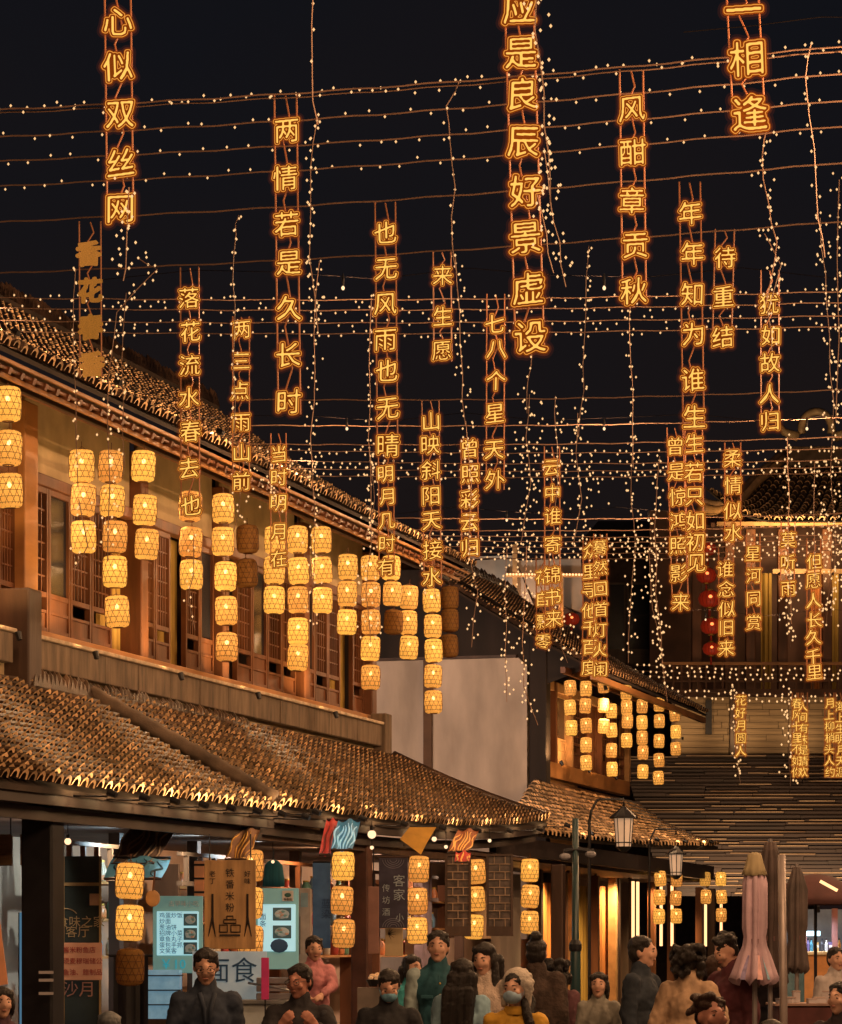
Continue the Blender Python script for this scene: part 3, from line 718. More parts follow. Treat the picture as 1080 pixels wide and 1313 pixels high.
ST_ = [
 ([(404, -40), (399, 100), (408, 160)], 26, .42, .012, 1, 'thin drop of single bulbs falling from above the frame left of centre'),
 ([(408, 150), (398, 215), (398, 330), (408, 425)], 29, .16, .03, 2, 'dense drop of bulbs running down right of the verse about long love'),
 ([(408, 335), (404, 430), (400, 560), (402, 640)], 38, .18, .05, 2, 'drop of bulb clusters below the dense one left of centre'),
 ([(400, 585), (404, 680), (400, 790), (402, 815)], 46, .2, .06, 2, 'drop of bulbs falling across the third group of lanterns'),
 ([(165, 240), (160, 330), (158, 360)], 27, .10, .07, 2, 'thick cluster of bulbs just under the leftmost top verse'),
 ([(160, 375), (157, 470), (160, 600)], 33, .24, .04, 2, 'drop of bulbs over the left upper windows'),
 ([(97, 345), (94, 420), (98, 560), (100, 625)], 33, .26, .02, 2, 'drop of bulbs left of the gold blank plates'),
 ([(175, 330), (200, 345), (150, 400), (138, 480), (140, 620), (138, 720)], 31, .2, .05, 2, 'crooked drop of bulbs crossing the lanterns at far left'),
 ([(305, 276), (301, 300), (300, 360), (301, 420), (300, 560)], 34, .24, .025, 2, 'drop of bulbs left of the verse about rain and mountains'),
 ([(306, 560), (308, 640), (300, 680)], 40, .13, .08, 2, 'tangle of bulbs under the rain verse over the lanterns'),
 ([(247, 690), (247, 740), (240, 770), (250, 808)], 35, .13, .03, 1, 'short bulb tail under the fourth lantern group'),
 ([(475, 378), (474, 470), (474, 560), (476, 700)], 38, .22, .03, 2, 'drop of bulbs left of the verse about wind and rain'),
 ([(474, 570), (480, 640), (470, 760), (476, 830)], 50, .14, .09, 2, 'wide drop of bulbs over the fifth group of lanterns'),
 ([(590, 103), (574, 135), (576, 180), (582, 240), (580, 315), (586, 350)], 28.7, .24, .015, 1, 'thin curving drop of bulbs left of the largest verse'),
 ([(583, 330), (590, 400), (592, 480), (597, 545)], 36, .16, .05, 2, 'drop of bulb clusters beside the short verse about the next life'),
 ([(597, 540), (605, 620), (601, 700), (612, 760), (605, 830)], 47, .2, .05, 2, 'drop of bulbs ending over the plaster gable'),
 ([(683, -40), (688, 40), (697, 120), (704, 200), (706, 260)], 24, .12, .045, 2, 'dense drop of bulbs on the right of the largest verse'),
 ([(700, 190), (706, 260), (716, 310), (726, 368)], 27, .12, .05, 2, 'bent tail of bulbs right of the largest verse'),
 ([(688, 250), (700, 300), (710, 350)], 27, .16, .06, 2, 'loose bulbs spreading beside the largest verse'),
 ([(681, 448), (678, 490), (676, 530)], 36, .18, .02, 1, 'thin bulb tail under the largest verse'),
 ([(678, 505), (676, 560), (680, 620), (670, 680), (668, 695)], 44, .13, .11, 3, 'broad shower of bulbs under the largest verse'),
 ([(756, 315), (752, 360), (750, 440), (748, 500), (742, 560)], 35, .2, .03, 2, 'long drop of bulbs in open sky right of the largest verse'),
 ([(742, 530), (738, 580), (745, 640), (735, 700)], 50, .13, .15, 3, 'broad shower of bulbs over the pale gable'),
 ([(712, 508), (712, 550), (716, 590), (712, 650)], 45, .2, .02, 1, 'thin bulb drop in the middle of the dark sky'),
 ([(808, 385), (806, 430), (812, 500), (812, 600)], 38, .22, .025, 2, 'drop of bulbs under the autumn verse'),
 ([(812, 560), (810, 640), (814, 700), (808, 780), (806, 850)], 52, .2, .07, 2, 'far drop of bulbs right of the pale gable'),
 ([(845, 585), (840, 680), (842, 760), (850, 850), (856, 900)], 51, .18, .05, 2, 'drop of bulbs left of the startled swan verse'),
 ([(832, 700), (838, 780), (850, 850)], 62, .14, .1, 2, 'far cluster of bulbs under the startled swan verse'),
 ([(983, 160), (977, 200), (985, 260), (996, 310), (990, 350), (982, 390)], 29, .13, .045, 2, 'curving drop of bulbs below the top right verse'),
 ([(982, 300), (1000, 340), (984, 400), (990, 450)], 33, .16, .04, 2, 'drop of bulbs beside the verse about the old friend'),
 ([(1040, 57), (1034, 100), (1045, 190), (1050, 280), (1058, 330)], 27.6, .22, .02, 1, 'curving bulb drop near the top right corner'),
 ([(1050, 280), (1060, 350), (1062, 430), (1070, 520)], 34, .13, .05, 2, 'dense drop of bulbs along the right edge of the sky'),
 ([(1078, 230), (1074, 330), (1078, 430), (1072, 540)], 33, .2, .04, 2, 'outermost bulb drop at the right edge'),
 ([(1070, 520), (1066, 600), (1072, 700), (1066, 790)], 46, .12, .1, 2, 'shower of bulbs over the right end of the upper roof'),
 ([(1010, 560), (1012, 640), (1010, 700), (1015, 800)], 48, .18, .05, 2, 'drop of bulbs before the ridge ornament'),
 ([(1046, 590), (1044, 660), (1046, 750)], 52, .2, .05, 1, 'bulb drop over the far hall roof'),
 ([(650, 700), (648, 760), (650, 900)], 60, .24, .05, 2, 'faint bulb drop in front of the plaster gable'),
 ([(676, 700), (670, 800), (672, 880), (690, 930)], 58, .17, .1, 2, 'cluster of bulbs at the corner of the second house'),
 ([(718, 780), (720, 830), (728, 850)], 62, .12, .15, 2, 'bulb tangle over the second house eave'),
 ([(940, 880), (942, 950), (950, 1005)], 78, .2, .06, 2, 'short bulb drop before the plank wall'),
 ([(1010, 888), (1012, 950), (1014, 1008)], 78, .14, .13, 2, 'dense bulb drop before the plank wall at right'),
 ([(1018, 730), (1008, 780), (1014, 830)], 75, .14, .12, 2, 'bulb cluster in front of the gallery'),
 ([(100, 640), (112, 700), (95, 730)], 29.5, .1, .08, 1, 'few stray bulbs under the second lantern group'),
 ([(345, 600), (350, 640), (360, 660)], 46, .1, .14, 2, 'scattered bulbs before the first house eave'),
 ([(560, 690), (556, 740), (560, 770)], 55, .16, .12, 2, 'scattered bulbs over the sixth lantern group'),
 ([(1060, 660), (1066, 720), (1060, 800)], 66, .1, .18, 2, 'thick far bulb cluster at the right edge')]
for i, (pts, Y, sp, spread, cl, lab) in enumerate(ST_): strand(pts, Y, sp, spread, lab, cl)

# ---- glyphs: a raster of each character gives its own rounded contour lines
NG = 92; EXT = .76
gx = (np.arange(NG) + .5) / NG * 2 * EXT - EXT
GX, GY = np.meshgrid(gx, gx)
def text_mesh(body, size=1.0, ext=0.0, off=0.0, mt=None, align='CENTER', sp=1.0):
    c = bpy.data.curves.new('t', 'FONT'); c.body = body; c.size = size; c.align_x = align; c.align_y = 'CENTER'; c.extrude = ext; c.offset = off; c.resolution_u = 2; c.space_line = sp
    o = bpy.data.objects.new('t', c); col.objects.link(o); dg = bpy.context.evaluated_depsgraph_get()
    me = bpy.data.meshes.new_from_object(o.evaluated_get(dg)); bpy.data.objects.remove(o); bpy.data.curves.remove(c)
    me.materials.clear()
    if mt: me.materials.append(mt)
    return me
_gl = {}; _bl = {}
def march(D, lev):
    segs = {}
    B = D < lev
    S4 = B[:-1, :-1].astype(int) + B[1:, :-1] + B[:-1, 1:] + B[1:, 1:]
    for j, i in zip(*[a.tolist() for a in np.nonzero((S4 > 0) & (S4 < 4))]):
        if True:
            c = [(i, j), (i + 1, j), (i + 1, j + 1), (i, j + 1)]; v = [D[y, x] - lev for x, y in c]; e = []
            for k in range(4):
                a, b = v[k], v[(k + 1) % 4]
                if (a < 0) != (b < 0):
                    t = a / (a - b); p, q = c[k], c[(k + 1) % 4]
                    key = tuple(sorted((p, q))); e.append((key, (p[0] + (q[0] - p[0]) * t, p[1] + (q[1] - p[1]) * t)))
            for k in range(0, len(e) - 1, 2):
                a, b = e[k], e[k + 1]; segs.setdefault(a[0], []).append((b[0], a[1], b[1])); segs.setdefault(b[0], []).append((a[0], b[1], a[1]))
    loops = []; used = set()
    for s in list(segs):
        if s in used: continue
        loop = []; cur = s; prev = None
        while cur not in used:
            used.add(cur); nx = [q for q in segs[cur] if q[0] != prev]
            if not nx: break
            loop.append(nx[0][1]); prev, cur = cur, nx[0][0]
        if len(loop) > 8: loops.append([((x + .5) / NG * 2 * EXT - EXT, (y + .5) / NG * 2 * EXT - EXT) for x, y in loop])
    return loops
def smooth_loop(l, step):
    a = np.array(l)
    for _ in range(2): a = (np.roll(a, 1, 0) + 2 * a + np.roll(a, -1, 0)) / 4
    return a[::step]
def glyph(ch):
    if ch in _gl: return _gl[ch]
    me = text_mesh(ch); V = np.array([v.co[:2] for v in me.vertices]); ins = np.zeros((NG, NG), bool)
    me.calc_loop_triangles()
    ctr = (V.max(0) + V.min(0)) / 2; V = V - ctr; V[:, 1] += V[:, 0] * .07
    for t in me.loop_triangles:
        a, b, c = (V[i] for i in t.vertices)
        lo = np.minimum(np.minimum(a, b), c); hi = np.maximum(np.maximum(a, b), c)
        i0, i1 = np.clip(((np.array([lo[0], hi[0]]) + EXT) / (2 * EXT) * NG).astype(int) + np.array([-1, 2]), 0, NG)
        j0, j1 = np.clip(((np.array([lo[1], hi[1]]) + EXT) / (2 * EXT) * NG).astype(int) + np.array([-1, 2]), 0, NG)
        X = GX[j0:j1, i0:i1]; Y = GY[j0:j1, i0:i1]
        d1 = (X - b[0]) * (a[1] - b[1]) - (a[0] - b[0]) * (Y - b[1]); d2 = (X - c[0]) * (b[1] - c[1]) - (b[0] - c[0]) * (Y - c[1]); d3 = (X - a[0]) * (c[1] - a[1]) - (c[0] - a[0]) * (Y - a[1])
        ins[j0:j1, i0:i1] |= ~(((d1 < 0) | (d2 < 0) | (d3 < 0)) & ((d1 > 0) | (d2 > 0) | (d3 > 0)))
    bpy.data.meshes.remove(me)
    IX, IY = GX[ins], GY[ins]
    OXX, OYY = GX[~ins], GY[~ins]; M2 = (OXX[:, None] - IX[None]) ** 2 + (OYY[:, None] - IY[None]) ** 2
    D = np.zeros((NG, NG)); D[~ins] = np.sqrt(M2.min(1)); D[ins] = -np.sqrt(M2.min(0)); D -= np.sign(D) * EXT / NG * .9
    D = (np.roll(D, 1, 0) + np.roll(D, -1, 0) + np.roll(D, 1, 1) + np.roll(D, -1, 1) + 4 * D) / 8
    def filled(lev, ext, step, name, mt, y):
        c = bpy.data.curves.new('c', 'CURVE'); c.dimensions = '2D'; c.fill_mode = 'BOTH'; c.extrude = ext
        for l in march(D, lev):
            a = smooth_loop(l, step); s = c.splines.new('POLY'); s.points.add(len(a) - 1); s.use_cyclic_u = True
            for p, q in zip(s.points, a): p.co = (q[0], q[1], 0, 1)
        o = bpy.data.objects.new('c', c); col.objects.link(o); dg = bpy.context.evaluated_depsgraph_get()
        me = bpy.data.meshes.new_from_object(o.evaluated_get(dg)); bpy.data.objects.remove(o); bpy.data.curves.remove(c)
        me.name = name; me.materials.clear(); me.materials.append(mt)
        me.transform(Matrix.Translation((0, y, 0)) @ Matrix.Rotation(PI / 2, 4, 'X')); return me
    tube = MB()
    for l in march(D, .058):
        a = smooth_loop(l, 2)
        if len(a) < 5: continue
        tube.tube([(x, -.03, z) for x, z in list(a) + [a[0], a[1]]], .0105, 4, cap=False)
    core = filled(-.006, .012, 2, 'stroke', NCORE, -.02)
    if ch in '香花春': _bl[ch] = filled(.05, .006, 3, 'plate', GPLATE, .0)
    plate = filled(.10, .006, 3, 'plate', NPLATE, .0)
    halo = filled(.155, .003, 4, 'painted_halo', NHALO, .02); hal2 = filled(.225, .003, 5, 'painted_outer_halo', NHALO2, .035)  # glow shapes added around each character to imitate bloom
    _gl[ch] = (tube.mesh('outline_tube', NTUBE), core, plate, halo, hal2); return _gl[ch]
NTUBE = emis('neon_outline', (1.0, .38, .055), 1.0)
NCORE = emis('neon_stroke', (1.0, .52, .10), 1.25)
NPLATE = mat('amber_acrylic_halo', (.06, .015, .003), .9, var=0, spec=0, emit=(1.0, .20, .012), estr=.13)  # backing plate whose even glow also paints the halo
GPLATE = mat('gold_plate', (.50, .27, .06), .5, var=.3, scale=30, bump=.3, emit=(1, .45, .06), estr=.10)  # faint emission stands in for light falling on the unlit plates
def verse(x, ys, chars, size, wy, label, x2=None, blank=False, small=False):
    """a vertical line of neon characters hung from the cable that crosses the photograph at height wy"""
    Y = Yw(wy) if wy is not None else Yw(60)
    if small: Y = 77.0
    top = P(x, wy if wy is not None else -60, Y); x2 = x if x2 is None else x2
    root = thing('verse_sign', label, 'neon sign', top)
    sz = size / FPX * Y / (1.03 if size > 26 else .95); hw = sz * .42
    bot = P(x2, ys[-1] + size * .45, Y) - top
    xo = lambda z: bot.x * (z / bot.z)
    for sx in (-1, 1):
        MB().tube([(sx * hw, 0.02, 0), (sx * hw + xo(bot.z / 2), .02, bot.z / 2), (sx * hw + bot.x, 0.02, bot.z)], .006 * max(1, Y / 30), 4).build('hanging_cord', NCORD, root)
    zl = 0; lead = []
    n = 14
    for i in range(n + 1): z = bot.z * i / n * .92; lead.append((hw * .35 * math.sin(i * 2.1) + xo(z), .05, z))
    MB().tube(lead, .006 * max(1, Y / 30), 4).build('lead_cable', NCORD, root)
    for k, (ch, y) in enumerate(zip(chars, ys)):
        c = P(x, y, Y); z = c.z - top.z
        tb, co, plm, hal, hal2 = glyph(ch); L = (xo(z) + random.uniform(-.01, .01), 0, z); rt = (0, R(random.uniform(-2.5, 2.5)), R(random.uniform(-9, 9)))
        if blank:
            p = inst('character_plate', _blank(ch), root, L, rt, sz); continue
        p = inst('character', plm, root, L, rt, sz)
        inst('outline_tube', tb, p); inst('stroke', co, p); inst('painted_halo', hal, p); inst('painted_outer_halo', hal2, p)
    return root
def _blank(ch): glyph(ch); return _bl[ch]
def bloom_glow(name, c, st):
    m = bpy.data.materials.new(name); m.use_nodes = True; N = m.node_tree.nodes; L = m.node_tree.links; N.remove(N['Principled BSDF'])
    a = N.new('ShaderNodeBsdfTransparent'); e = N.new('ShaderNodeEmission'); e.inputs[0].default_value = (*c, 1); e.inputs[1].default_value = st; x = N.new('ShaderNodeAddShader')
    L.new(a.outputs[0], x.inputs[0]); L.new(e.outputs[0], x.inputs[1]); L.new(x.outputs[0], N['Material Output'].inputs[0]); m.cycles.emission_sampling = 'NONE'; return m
NHALO = bloom_glow('painted_bloom', (1.0, .17, .015), .05 / 2); NHALO2 = bloom_glow('painted_outer_bloom', (1.0, .15, .02), .016 / 2)  # clear emissive sheets standing in for camera bloom
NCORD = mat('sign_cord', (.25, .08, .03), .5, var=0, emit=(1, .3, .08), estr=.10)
def seq(a, b, n): return [lin(a, b, i / (n - 1)) for i in range(n)]
VS = [
 (150, [-30, 28, 85, 147, 208, 268], '红心似双丝网', 41, None, 154), (366, [168, 228, 287, 337, 395, 455, 515], '两情若是久长时', 35, 120, 371),
 (664, [-48, 10, 68, 120, 182, 245, 305, 370, 432], '此应是良辰好景虚设', 45, None, 680), (810, [140, 195, 257, 315, 373], '风酣章贡秋', 37, 88, 814),
 (950, [-50, 12, 75, 145], '露一相逢', 50, None, 962), (885, [273, 325, 377, 428, 487, 534], '年年知为谁生', 33, 232, 890),
 (890, [568, 605, 637, 668, 695, 722], '生若只如初见', 25, 545, 892), (930, [330, 380, 432], '待重结', 30, 293, 926),
 (988, [390, 430, 465, 505, 540], '犹如故人归', 28, 345, 988), (243, [382, 425, 468, 510, 553, 600, 648], '落花流水春去也', 29, 342, 244),
 (309, [423, 463, 501, 542, 580, 617], '两三点雨山前', 24, 405, 309), (494, [298, 345, 390, 436, 475, 524, 571], '也无风雨也无晴', 32, 258, 497),
 (495, [608, 637, 668, 697, 727], '明月几时有', 22, 580, 496), (567, [353, 405, 450], '来生愿', 28, 322, 568),
 (636, [415, 448, 488, 530, 577, 615], '七八个星天外', 28, 376, 635), (552, [540, 570, 603, 636, 668, 705, 740], '山映斜阳天接水', 25, 512, 555),
 (602, [575, 608, 640, 670, 702], '曾照彩云归', 24, 562, 603), (357, [582, 612, 645, 682, 716], '当时明月在', 22, 555, 357),
 (708, [600, 632, 662, 698, 737, 765, 793], '云中谁寄锦书来', 22, 572, 709), (696, [740, 768, 797, 823], '花自飘零', 19, 712, 697),
 (757, [706, 733, 757, 783, 805, 830, 856], '众里寻他千百度', 20, 690, 756), (770, [702, 728, 755, 781, 808, 833, 858], '蓦然回首灯火阑', 19, 684, 770),
 (866, [572, 605, 637, 668, 700, 735, 772], '曾是惊鸿照影来', 23, 548, 873), (940, [588, 622, 655, 683], '柔情似水', 23, 567, 940),
 (931, [730, 755, 781, 805, 831], '谁念似旧来', 21, 700, 932), (966, [710, 738, 768, 798], '星河同赏', 20, 684, 967),
 (1011, [692, 721, 755], '莫听雨', 20, 668, 1010), (1044, [720, 745, 770, 795, 817, 842, 862], '但愿人长久千里', 20, 690, 1044)]
VL = ['neon verse, first at the top left, five large characters on hearts and silk nets',
 'neon verse, seven large characters left of centre on long lasting love',
 'neon verse, the largest of all, in the top middle, on fine moments and scenery',
 'neon verse, five characters on autumn wind, under the upper cable right of the middle',
 'neon verse, two huge characters on meeting, at the top near the right corner',
 'neon verse, six characters starting with two identical ones, upper right',
 'neon verse, small six characters on first meeting, right under the year verse',
 'neon verse, short three characters on tying again, right of the year verse',
 'neon verse, five characters on an old friend returning, at the right above the ornament',
 'neon verse, seven characters on fallen flowers, over the upstairs windows at left',
 'neon verse, six small characters on rain before mountains, second over the left roof',
 'neon verse, seven characters on no wind and no rain, left of the middle',
 'neon verse, five small characters on the bright moon, below the no wind verse',
 'neon verse, short three characters on the next life, in the upper middle',
 'neon verse, six characters on seven or eight stars, left under the largest verse',
 'neon verse, seven characters on slanting sun and sky meeting water, in the middle',
 'neon verse, five characters on coloured clouds returning, right of the slanting sun one',
 'neon verse, five small characters on moonlight of that time, over the third lantern group',
 'neon verse, seven small characters on a letter in clouds, over the second house corner',
 'neon verse, four small characters on drifting petals, left behind the letter verse',
 'neon verse, seven small characters on searching the crowd, over the second house window',
 'neon verse, seven small characters on turning back, overlapping the crowd verse on its right',
 'neon verse, seven characters on a startled swan, left of the red lanterns',
 'neon verse, four characters on tender feelings like water, crossing the upturned eave',
 'neon verse, five small characters directly right of the red lantern column',
 'neon verse, four small characters before the yellow gallery curtain',
 'neon verse, three small characters in front of the gallery cross beam',
 'neon verse, seven small characters on long life apart, lowest before the gallery at right']
for (x, ys, ch, s, wy, x2), lb_ in zip(VS, VL): verse(x, ys, ch, s, wy, lb_, x2)
verse(115, [325, 372, 419, 467], '香花春香', 34, 283, 'four unlit gold character plates hanging at upper left, seen from behind', 116, blank=True)
verse(950, seq(898, 963, 5), '花好月圆人', 14, 890, 'tiny far neon verse of five characters against the plank wall', 950, small=True)
for k, x in enumerate((1022, 1030, 1064, 1078)):
    verse(x, seq(902 + 4 * (k % 2), 990, 7), ('春风十里不如你', '人间有味是清欢', '月上柳梢头人约', '海上生明月天涯')[k], 13, 888,
          ('tiny far neon verse, left one of the pair right of the plank wall middle', 'tiny far neon verse, right one of the pair right of the plank wall middle',
           'tiny far neon verse hanging second from the right edge over the long roof', 'tiny far neon verse at the very right edge over the long roof')[k], x, small=True)

# ------------------------------------------------------------------ bamboo lanterns
def lantern_proto():
    pr = [(.045, .165), (.085, .162), (.108, .148), (.119, .115), (.121, .06), (.121, -.06), (.119, -.115), (.108, -.148), (.085, -.162), (.045, -.165)][::-1]
    shade = MB().lathe(pr, 18, cap=False).mesh('shade', SHADE, True)
    shade2 = shade.copy(); shade2.materials.clear(); shade2.materials.append(SHADED)
    m = MB(); zs = [p[1] for p in pr]; rs_ = [p[0] for p in pr]
    rad = lambda z: float(np.interp(z, zs, rs_)) + .003
    for z in (-.118, -.06, 0, .06, .118): m.tube([(rad(z) * math.cos(a), rad(z) * math.sin(a), z) for a in np.linspace(0, 2 * PI, 17)], .0030, 3, cap=False)
    for d in (-1, 1):
        for k in range(12):
            a0 = k * 2 * PI / 12; m.tube([(rad(z) * math.cos(a0 + d * t * 1.15), rad(z) * math.sin(a0 + d * t * 1.15), z) for t, z in zip(np.linspace(0, 1, 9), np.linspace(-.16, .16, 9))], .0024, 3, cap=False)
    lat = m.mesh('bamboo_lattice', BAMB)
    m = MB(); m.tube([(.05 * math.cos(a), .05 * math.sin(a), .166) for a in np.linspace(0, 2 * PI, 13)], .007, 4, cap=False)
    m.tube([(-.05, 0, .166), (0, 0, .2), (.05, 0, .166)], .003, 3); m.tube([(0, 0, .2), (0, 0, .25)], .004, 4); m.tube([(0, 0, .2), (0, 0, .09)], .004, 4)
    rim = m.mesh('rim_and_cord', BAMB)
    global LBR; LBR = MB().tube([(.05 * math.cos(a), .05 * math.sin(a), -.166) for a in np.linspace(0, 2 * PI, 13)], .007, 4, cap=False).mesh('bottom_rim', BAMB)
    bulb = MB().ell((0, 0, .055), (.021, .021, .028), 8, 6).mesh('bulb', BULB, True)
    return shade, shade2, lat, rim, bulb
LSH, LSH2, LLAT, LRIM, LBU = lantern_proto()
GROUPS = {}
def lantern(pos, lit, label, group, k=1.0):
    o = thing('bamboo_lantern', label, 'lantern', pos, random.uniform(0, 6), group)
    o.scale = (k, k, k * .94); o.rotation_euler[0] = R(random.uniform(-4.5, 4.5)); o.rotation_euler[1] = R(random.uniform(-3, 3)); o.location.x += random.uniform(-.012, .012); o.location.z += random.uniform(-.01, .01)
    inst('shade', LSH if lit else LSH2, o); inst('bamboo_lattice', LLAT, o); inst('rim_and_cord', LRIM, o); inst('bottom_rim', LBR, o)
    if lit: inst('bulb', LBU, o)
    return o
def lcol(n, items, where, group, k=1.0, ztop=None, base=None):
    """items: (x, y, lit)"""
    last = None
    for i, (x, y, lit) in enumerate(items):
        s = fs(x, n); Y = OY + s * CT - n * ST; p = P(x, y, Y)
        c = len(items)
        nm = 'only' if c == 1 else ('topmost' if i == 0 else ('lowest' if i == c - 1 else words[i]))
        lantern(p, lit, '%s bamboo lantern, %s of the %s' % ('lit' if lit else 'unlit', nm if i in (0, c - 1) else nm + ' from top', where), group, k)
        if i == 0: first = p
        last = p
    if ztop is not None and ztop - first.z > .3:
        pass
    return first, last
def lit(x, ys, dx=0, off=()):
    return [(x + dx * i, y, 0 if i in off else 1) for i, y in enumerate(ys)]
GU = 'bamboo lanterns hanging from the upper eave of the first house'
UP = [
 (lit(9, [519, 574, 628], 1), 'column cut by the left edge'), (lit(105, [597, 642, 690], 1.5), 'three left of the stepped five'),
 (lit(143, [597, 642, 688, 734, 784], 1.7), 'stepped five at far left'), (lit(185, [598, 653, 699], 1), 'three beside the second window post'),
 (lit(243, [650, 694, 738], 1), 'three under the falling flowers verse'), (lit(286, [652, 695, 739, 782, 829], 1.3), 'five next to the unlit pair'),
 (lit(317, [692, 736], 0, (0, 1)), 'unlit pair'), (lit(352, [693, 732, 770]), 'three under the moonlight verse'),
 (lit(382, [693, 732, 770, 809, 844]), 'five in the middle of the upper storey'), (lit(413, [692, 731, 770]), 'three right of the middle five'),
 (lit(445, [728, 762, 798]), 'three lower down past the fifth post'), (lit(475, [728, 763, 798, 832, 868], 0), 'five at the last window post'),
 (lit(502, [728, 762, 797], 1, (2,)), 'three ending in an unlit one'), (lit(524, [766, 799, 831]), 'short three beside the unlit one'),
 (lit(554, [771, 803, 835, 868, 901], .6), 'five before the plaster gable'), (lit(577, [766, 796, 828], 0, (0, 1, 2)), 'unlit trio at the eave end')]
for it, wh in UP:
    a, b = lcol(1.0, it, wh, GU)
    # hanging rail hook for the column
GL = 'bamboo lanterns hanging before the first row of shops'
lcol(2.35, [(168, 1131, 1), (168, 1185, 1), (168, 1239, 0)], 'column beside the left menu board', GL, 1.02)
lcol(2.35, lit(321, [1110, 1158, 1206]), 'column half hidden behind the wooden sign', GL)
lcol(2.35, lit(440, [1110, 1155, 1197]), 'column left of the red shop post', GL)
lcol(2.35, lit(536, [1115, 1155, 1194]), 'column beside the dark cloth banner', GL)
lcol(2.35, lit(610, [1117, 1152, 1188], -.5), 'column between the lattice windows', GL)
lcol(2.35, lit(680, [1116, 1150, 1183]), 'last column of the first shops', GL)
G2 = 'bamboo lanterns hanging from the upper eave of the second house'
U2 = [([883, 908, 934], 732, 'first three at the second house'), ([883, 905, 930, 956, 978], 751, 'long five before the second house window'),
      ([880, 905, 931], 774, 'three right of the long five'), ([912, 937, 962, 987], 785, 'low four at the end window'), ([888, 907, 925, 943, 955][:3] + [950], 804, 'four just past the end window'),
      ([905, 927, 946, 965, 990], 824, 'five out over the street end'), ([903, 925, 950, 975, 997], 845, 'five hanging lowest near the long roof'), ([916, 938, 960], 866, 'three farthest out by the plank wall')]
for ys, x, wh in U2: lcol(1.0, lit(x, ys), wh, G2, .80 if x < 800 else .82)
G3 = 'bamboo lanterns hanging before the second row of shops'
for x, ys, wh in ((846, [1127, 1151, 1175], 'left column under the second lamp'), (867, [1127, 1151, 1175], 'right column under the second lamp'), (905, [1127, 1150], 'short column before the far doors'), (925, [1127, 1150, 1173], 'column nearest the folded parasols')):
    lcol(1.75, lit(x, ys), wh, G3, .84)
# red lanterns
RED = mat('red_silk', (.3, .02, .008), .5, var=.1, emit=(1, .06, .015), estr=.10); REDB = emis('red_lamp', (1, .2, .05), 3)
pr = [(.03, -.2), (.12, -.19), (.22, -.13), (.27, 0), (.22, .13), (.12, .19), (.03, .2)]
RL = MB().lathe(pr, 16).mesh('silk_body', RED, True); mm_ = MB()
for k in range(16):
    a = k * PI / 8; mm_.tube([((r_ + .004) * math.cos(a), (r_ + .004) * math.sin(a), z_) for r_, z_ in pr], .006, 3, cap=False)
RR = mm_.mesh('rib', mat('red_rib', (.2, .02, .01), .5)); GC = mat('gilt', (.5, .3, .06), .4, metal=.6)
RC = MB().lathe([(.08, .19), (.08, .23)], 12).lathe([(.08, -.23), (.08, -.19)], 12).mesh('collar', GC)
RT = MB().tube([(0, 0, -.23), (0, 0, -.3), (0, 0, -.5)], [.02, .03, .035], 7).mesh('tassel', mat('red_tassel', (.4, .03, .01), .7))
for i, (x, y, k) in enumerate(((908, 704, .8), (906, 738, .95), (910, 768, 1.05), (912, 803, 1.0), (912, 832, .8), (733, 794, .8), (738, 1, 0))):
    if not k: continue
    o = thing('red_lantern', ('topmost faint round red lantern beside the startled swan verse', 'second round red lantern in the column over the dark house', 'third and largest round red lantern in the column', 'fourth round red lantern with a bright spot', 'lowest dim round red lantern above the gallery railing', 'lone round red lantern behind the tall far verses')[i], 'lantern', P(x, y, 78 if i < 5 else 80), 0, 'round red lanterns')
    o.scale = (k,) * 3; inst('silk_body', RL, o); inst('rib', RR, o); inst('collar', RC, o); inst('tassel', RT, o)
    MB().ell((0, -.262, .03), (.045, .03, .04), 8, 6).build('bulb', REDB, o)
    MB().tube([(0, 0, .23), (0, 0, .5)], .008, 4).build('cord', CABLE, o)

# ------------------------------------------------------------------ street lamps with hooked arms
LG = mat('lamp_glass', (.55, .42, .30), .5, var=.1, emit=(1, .62, .36), estr=.32)
def hook_lamp(px_post, py_top, px_l, py_l, Y, k, label):
    base = P(px_post, 1220, Y); base.z = 0
    o = thing('hanging_street_lamp', label, 'lamp', base)
    zt = zy(py_top, Y); dx = (px_l - px_post) / FPX * Y; zl = zy(py_l, Y)
    MB().tube([(0, 0, 0), (0, 0, zt - .25)], .022 * k, 7).build('post', BLACK, o)
    MB().tube([(0, 0, zt - .3), (.02, 0, zt - .15), (.10 * k, 0, zt), (.16 * k, 0, zt + .01), (dx, 0, zt + .01), (dx, 0, zt - .08)], .018 * k, 7).build('arm', BLACK, o, smooth=True)
    h = .42 * k; c = Vector((dx, 0, zl))
    body = MB().lathe([(.095 * k, -h * .5), (.125 * k, h * .42)], 8, c).build('glass_body', LG, o)
    m = MB()
    for j in range(8):
        a = 2 * PI * j / 8; m.tube([(c.x + .097 * k * math.cos(a), .097 * k * math.sin(a), c.z - h * .5), (c.x + .127 * k * math.cos(a), .127 * k * math.sin(a), c.z + h * .42)], .007 * k, 4)
    for zz, r_ in ((-.5, .1), (-.36, .106), (.42, .13)): m.tube([(c.x + r_ * k * math.cos(a), r_ * k * math.sin(a), c.z + zz * h) for a in np.linspace(0, 2 * PI, 9)], .008 * k, 4)
    m.build('frame', BLACK, o)
    MB().lathe([(.02, h * .78), (.06 * k, h * .70), (.15 * k, h * .52), (.19 * k, h * .45), (.19 * k, h * .40)], 8, c).build('cap', BLACK, o)
    MB().lathe([(.10 * k, -h * .52), (.07 * k, -h * .6), (.03 * k, -h * .66)], 8, c).build('base_ring', BLACK, o)
    return o
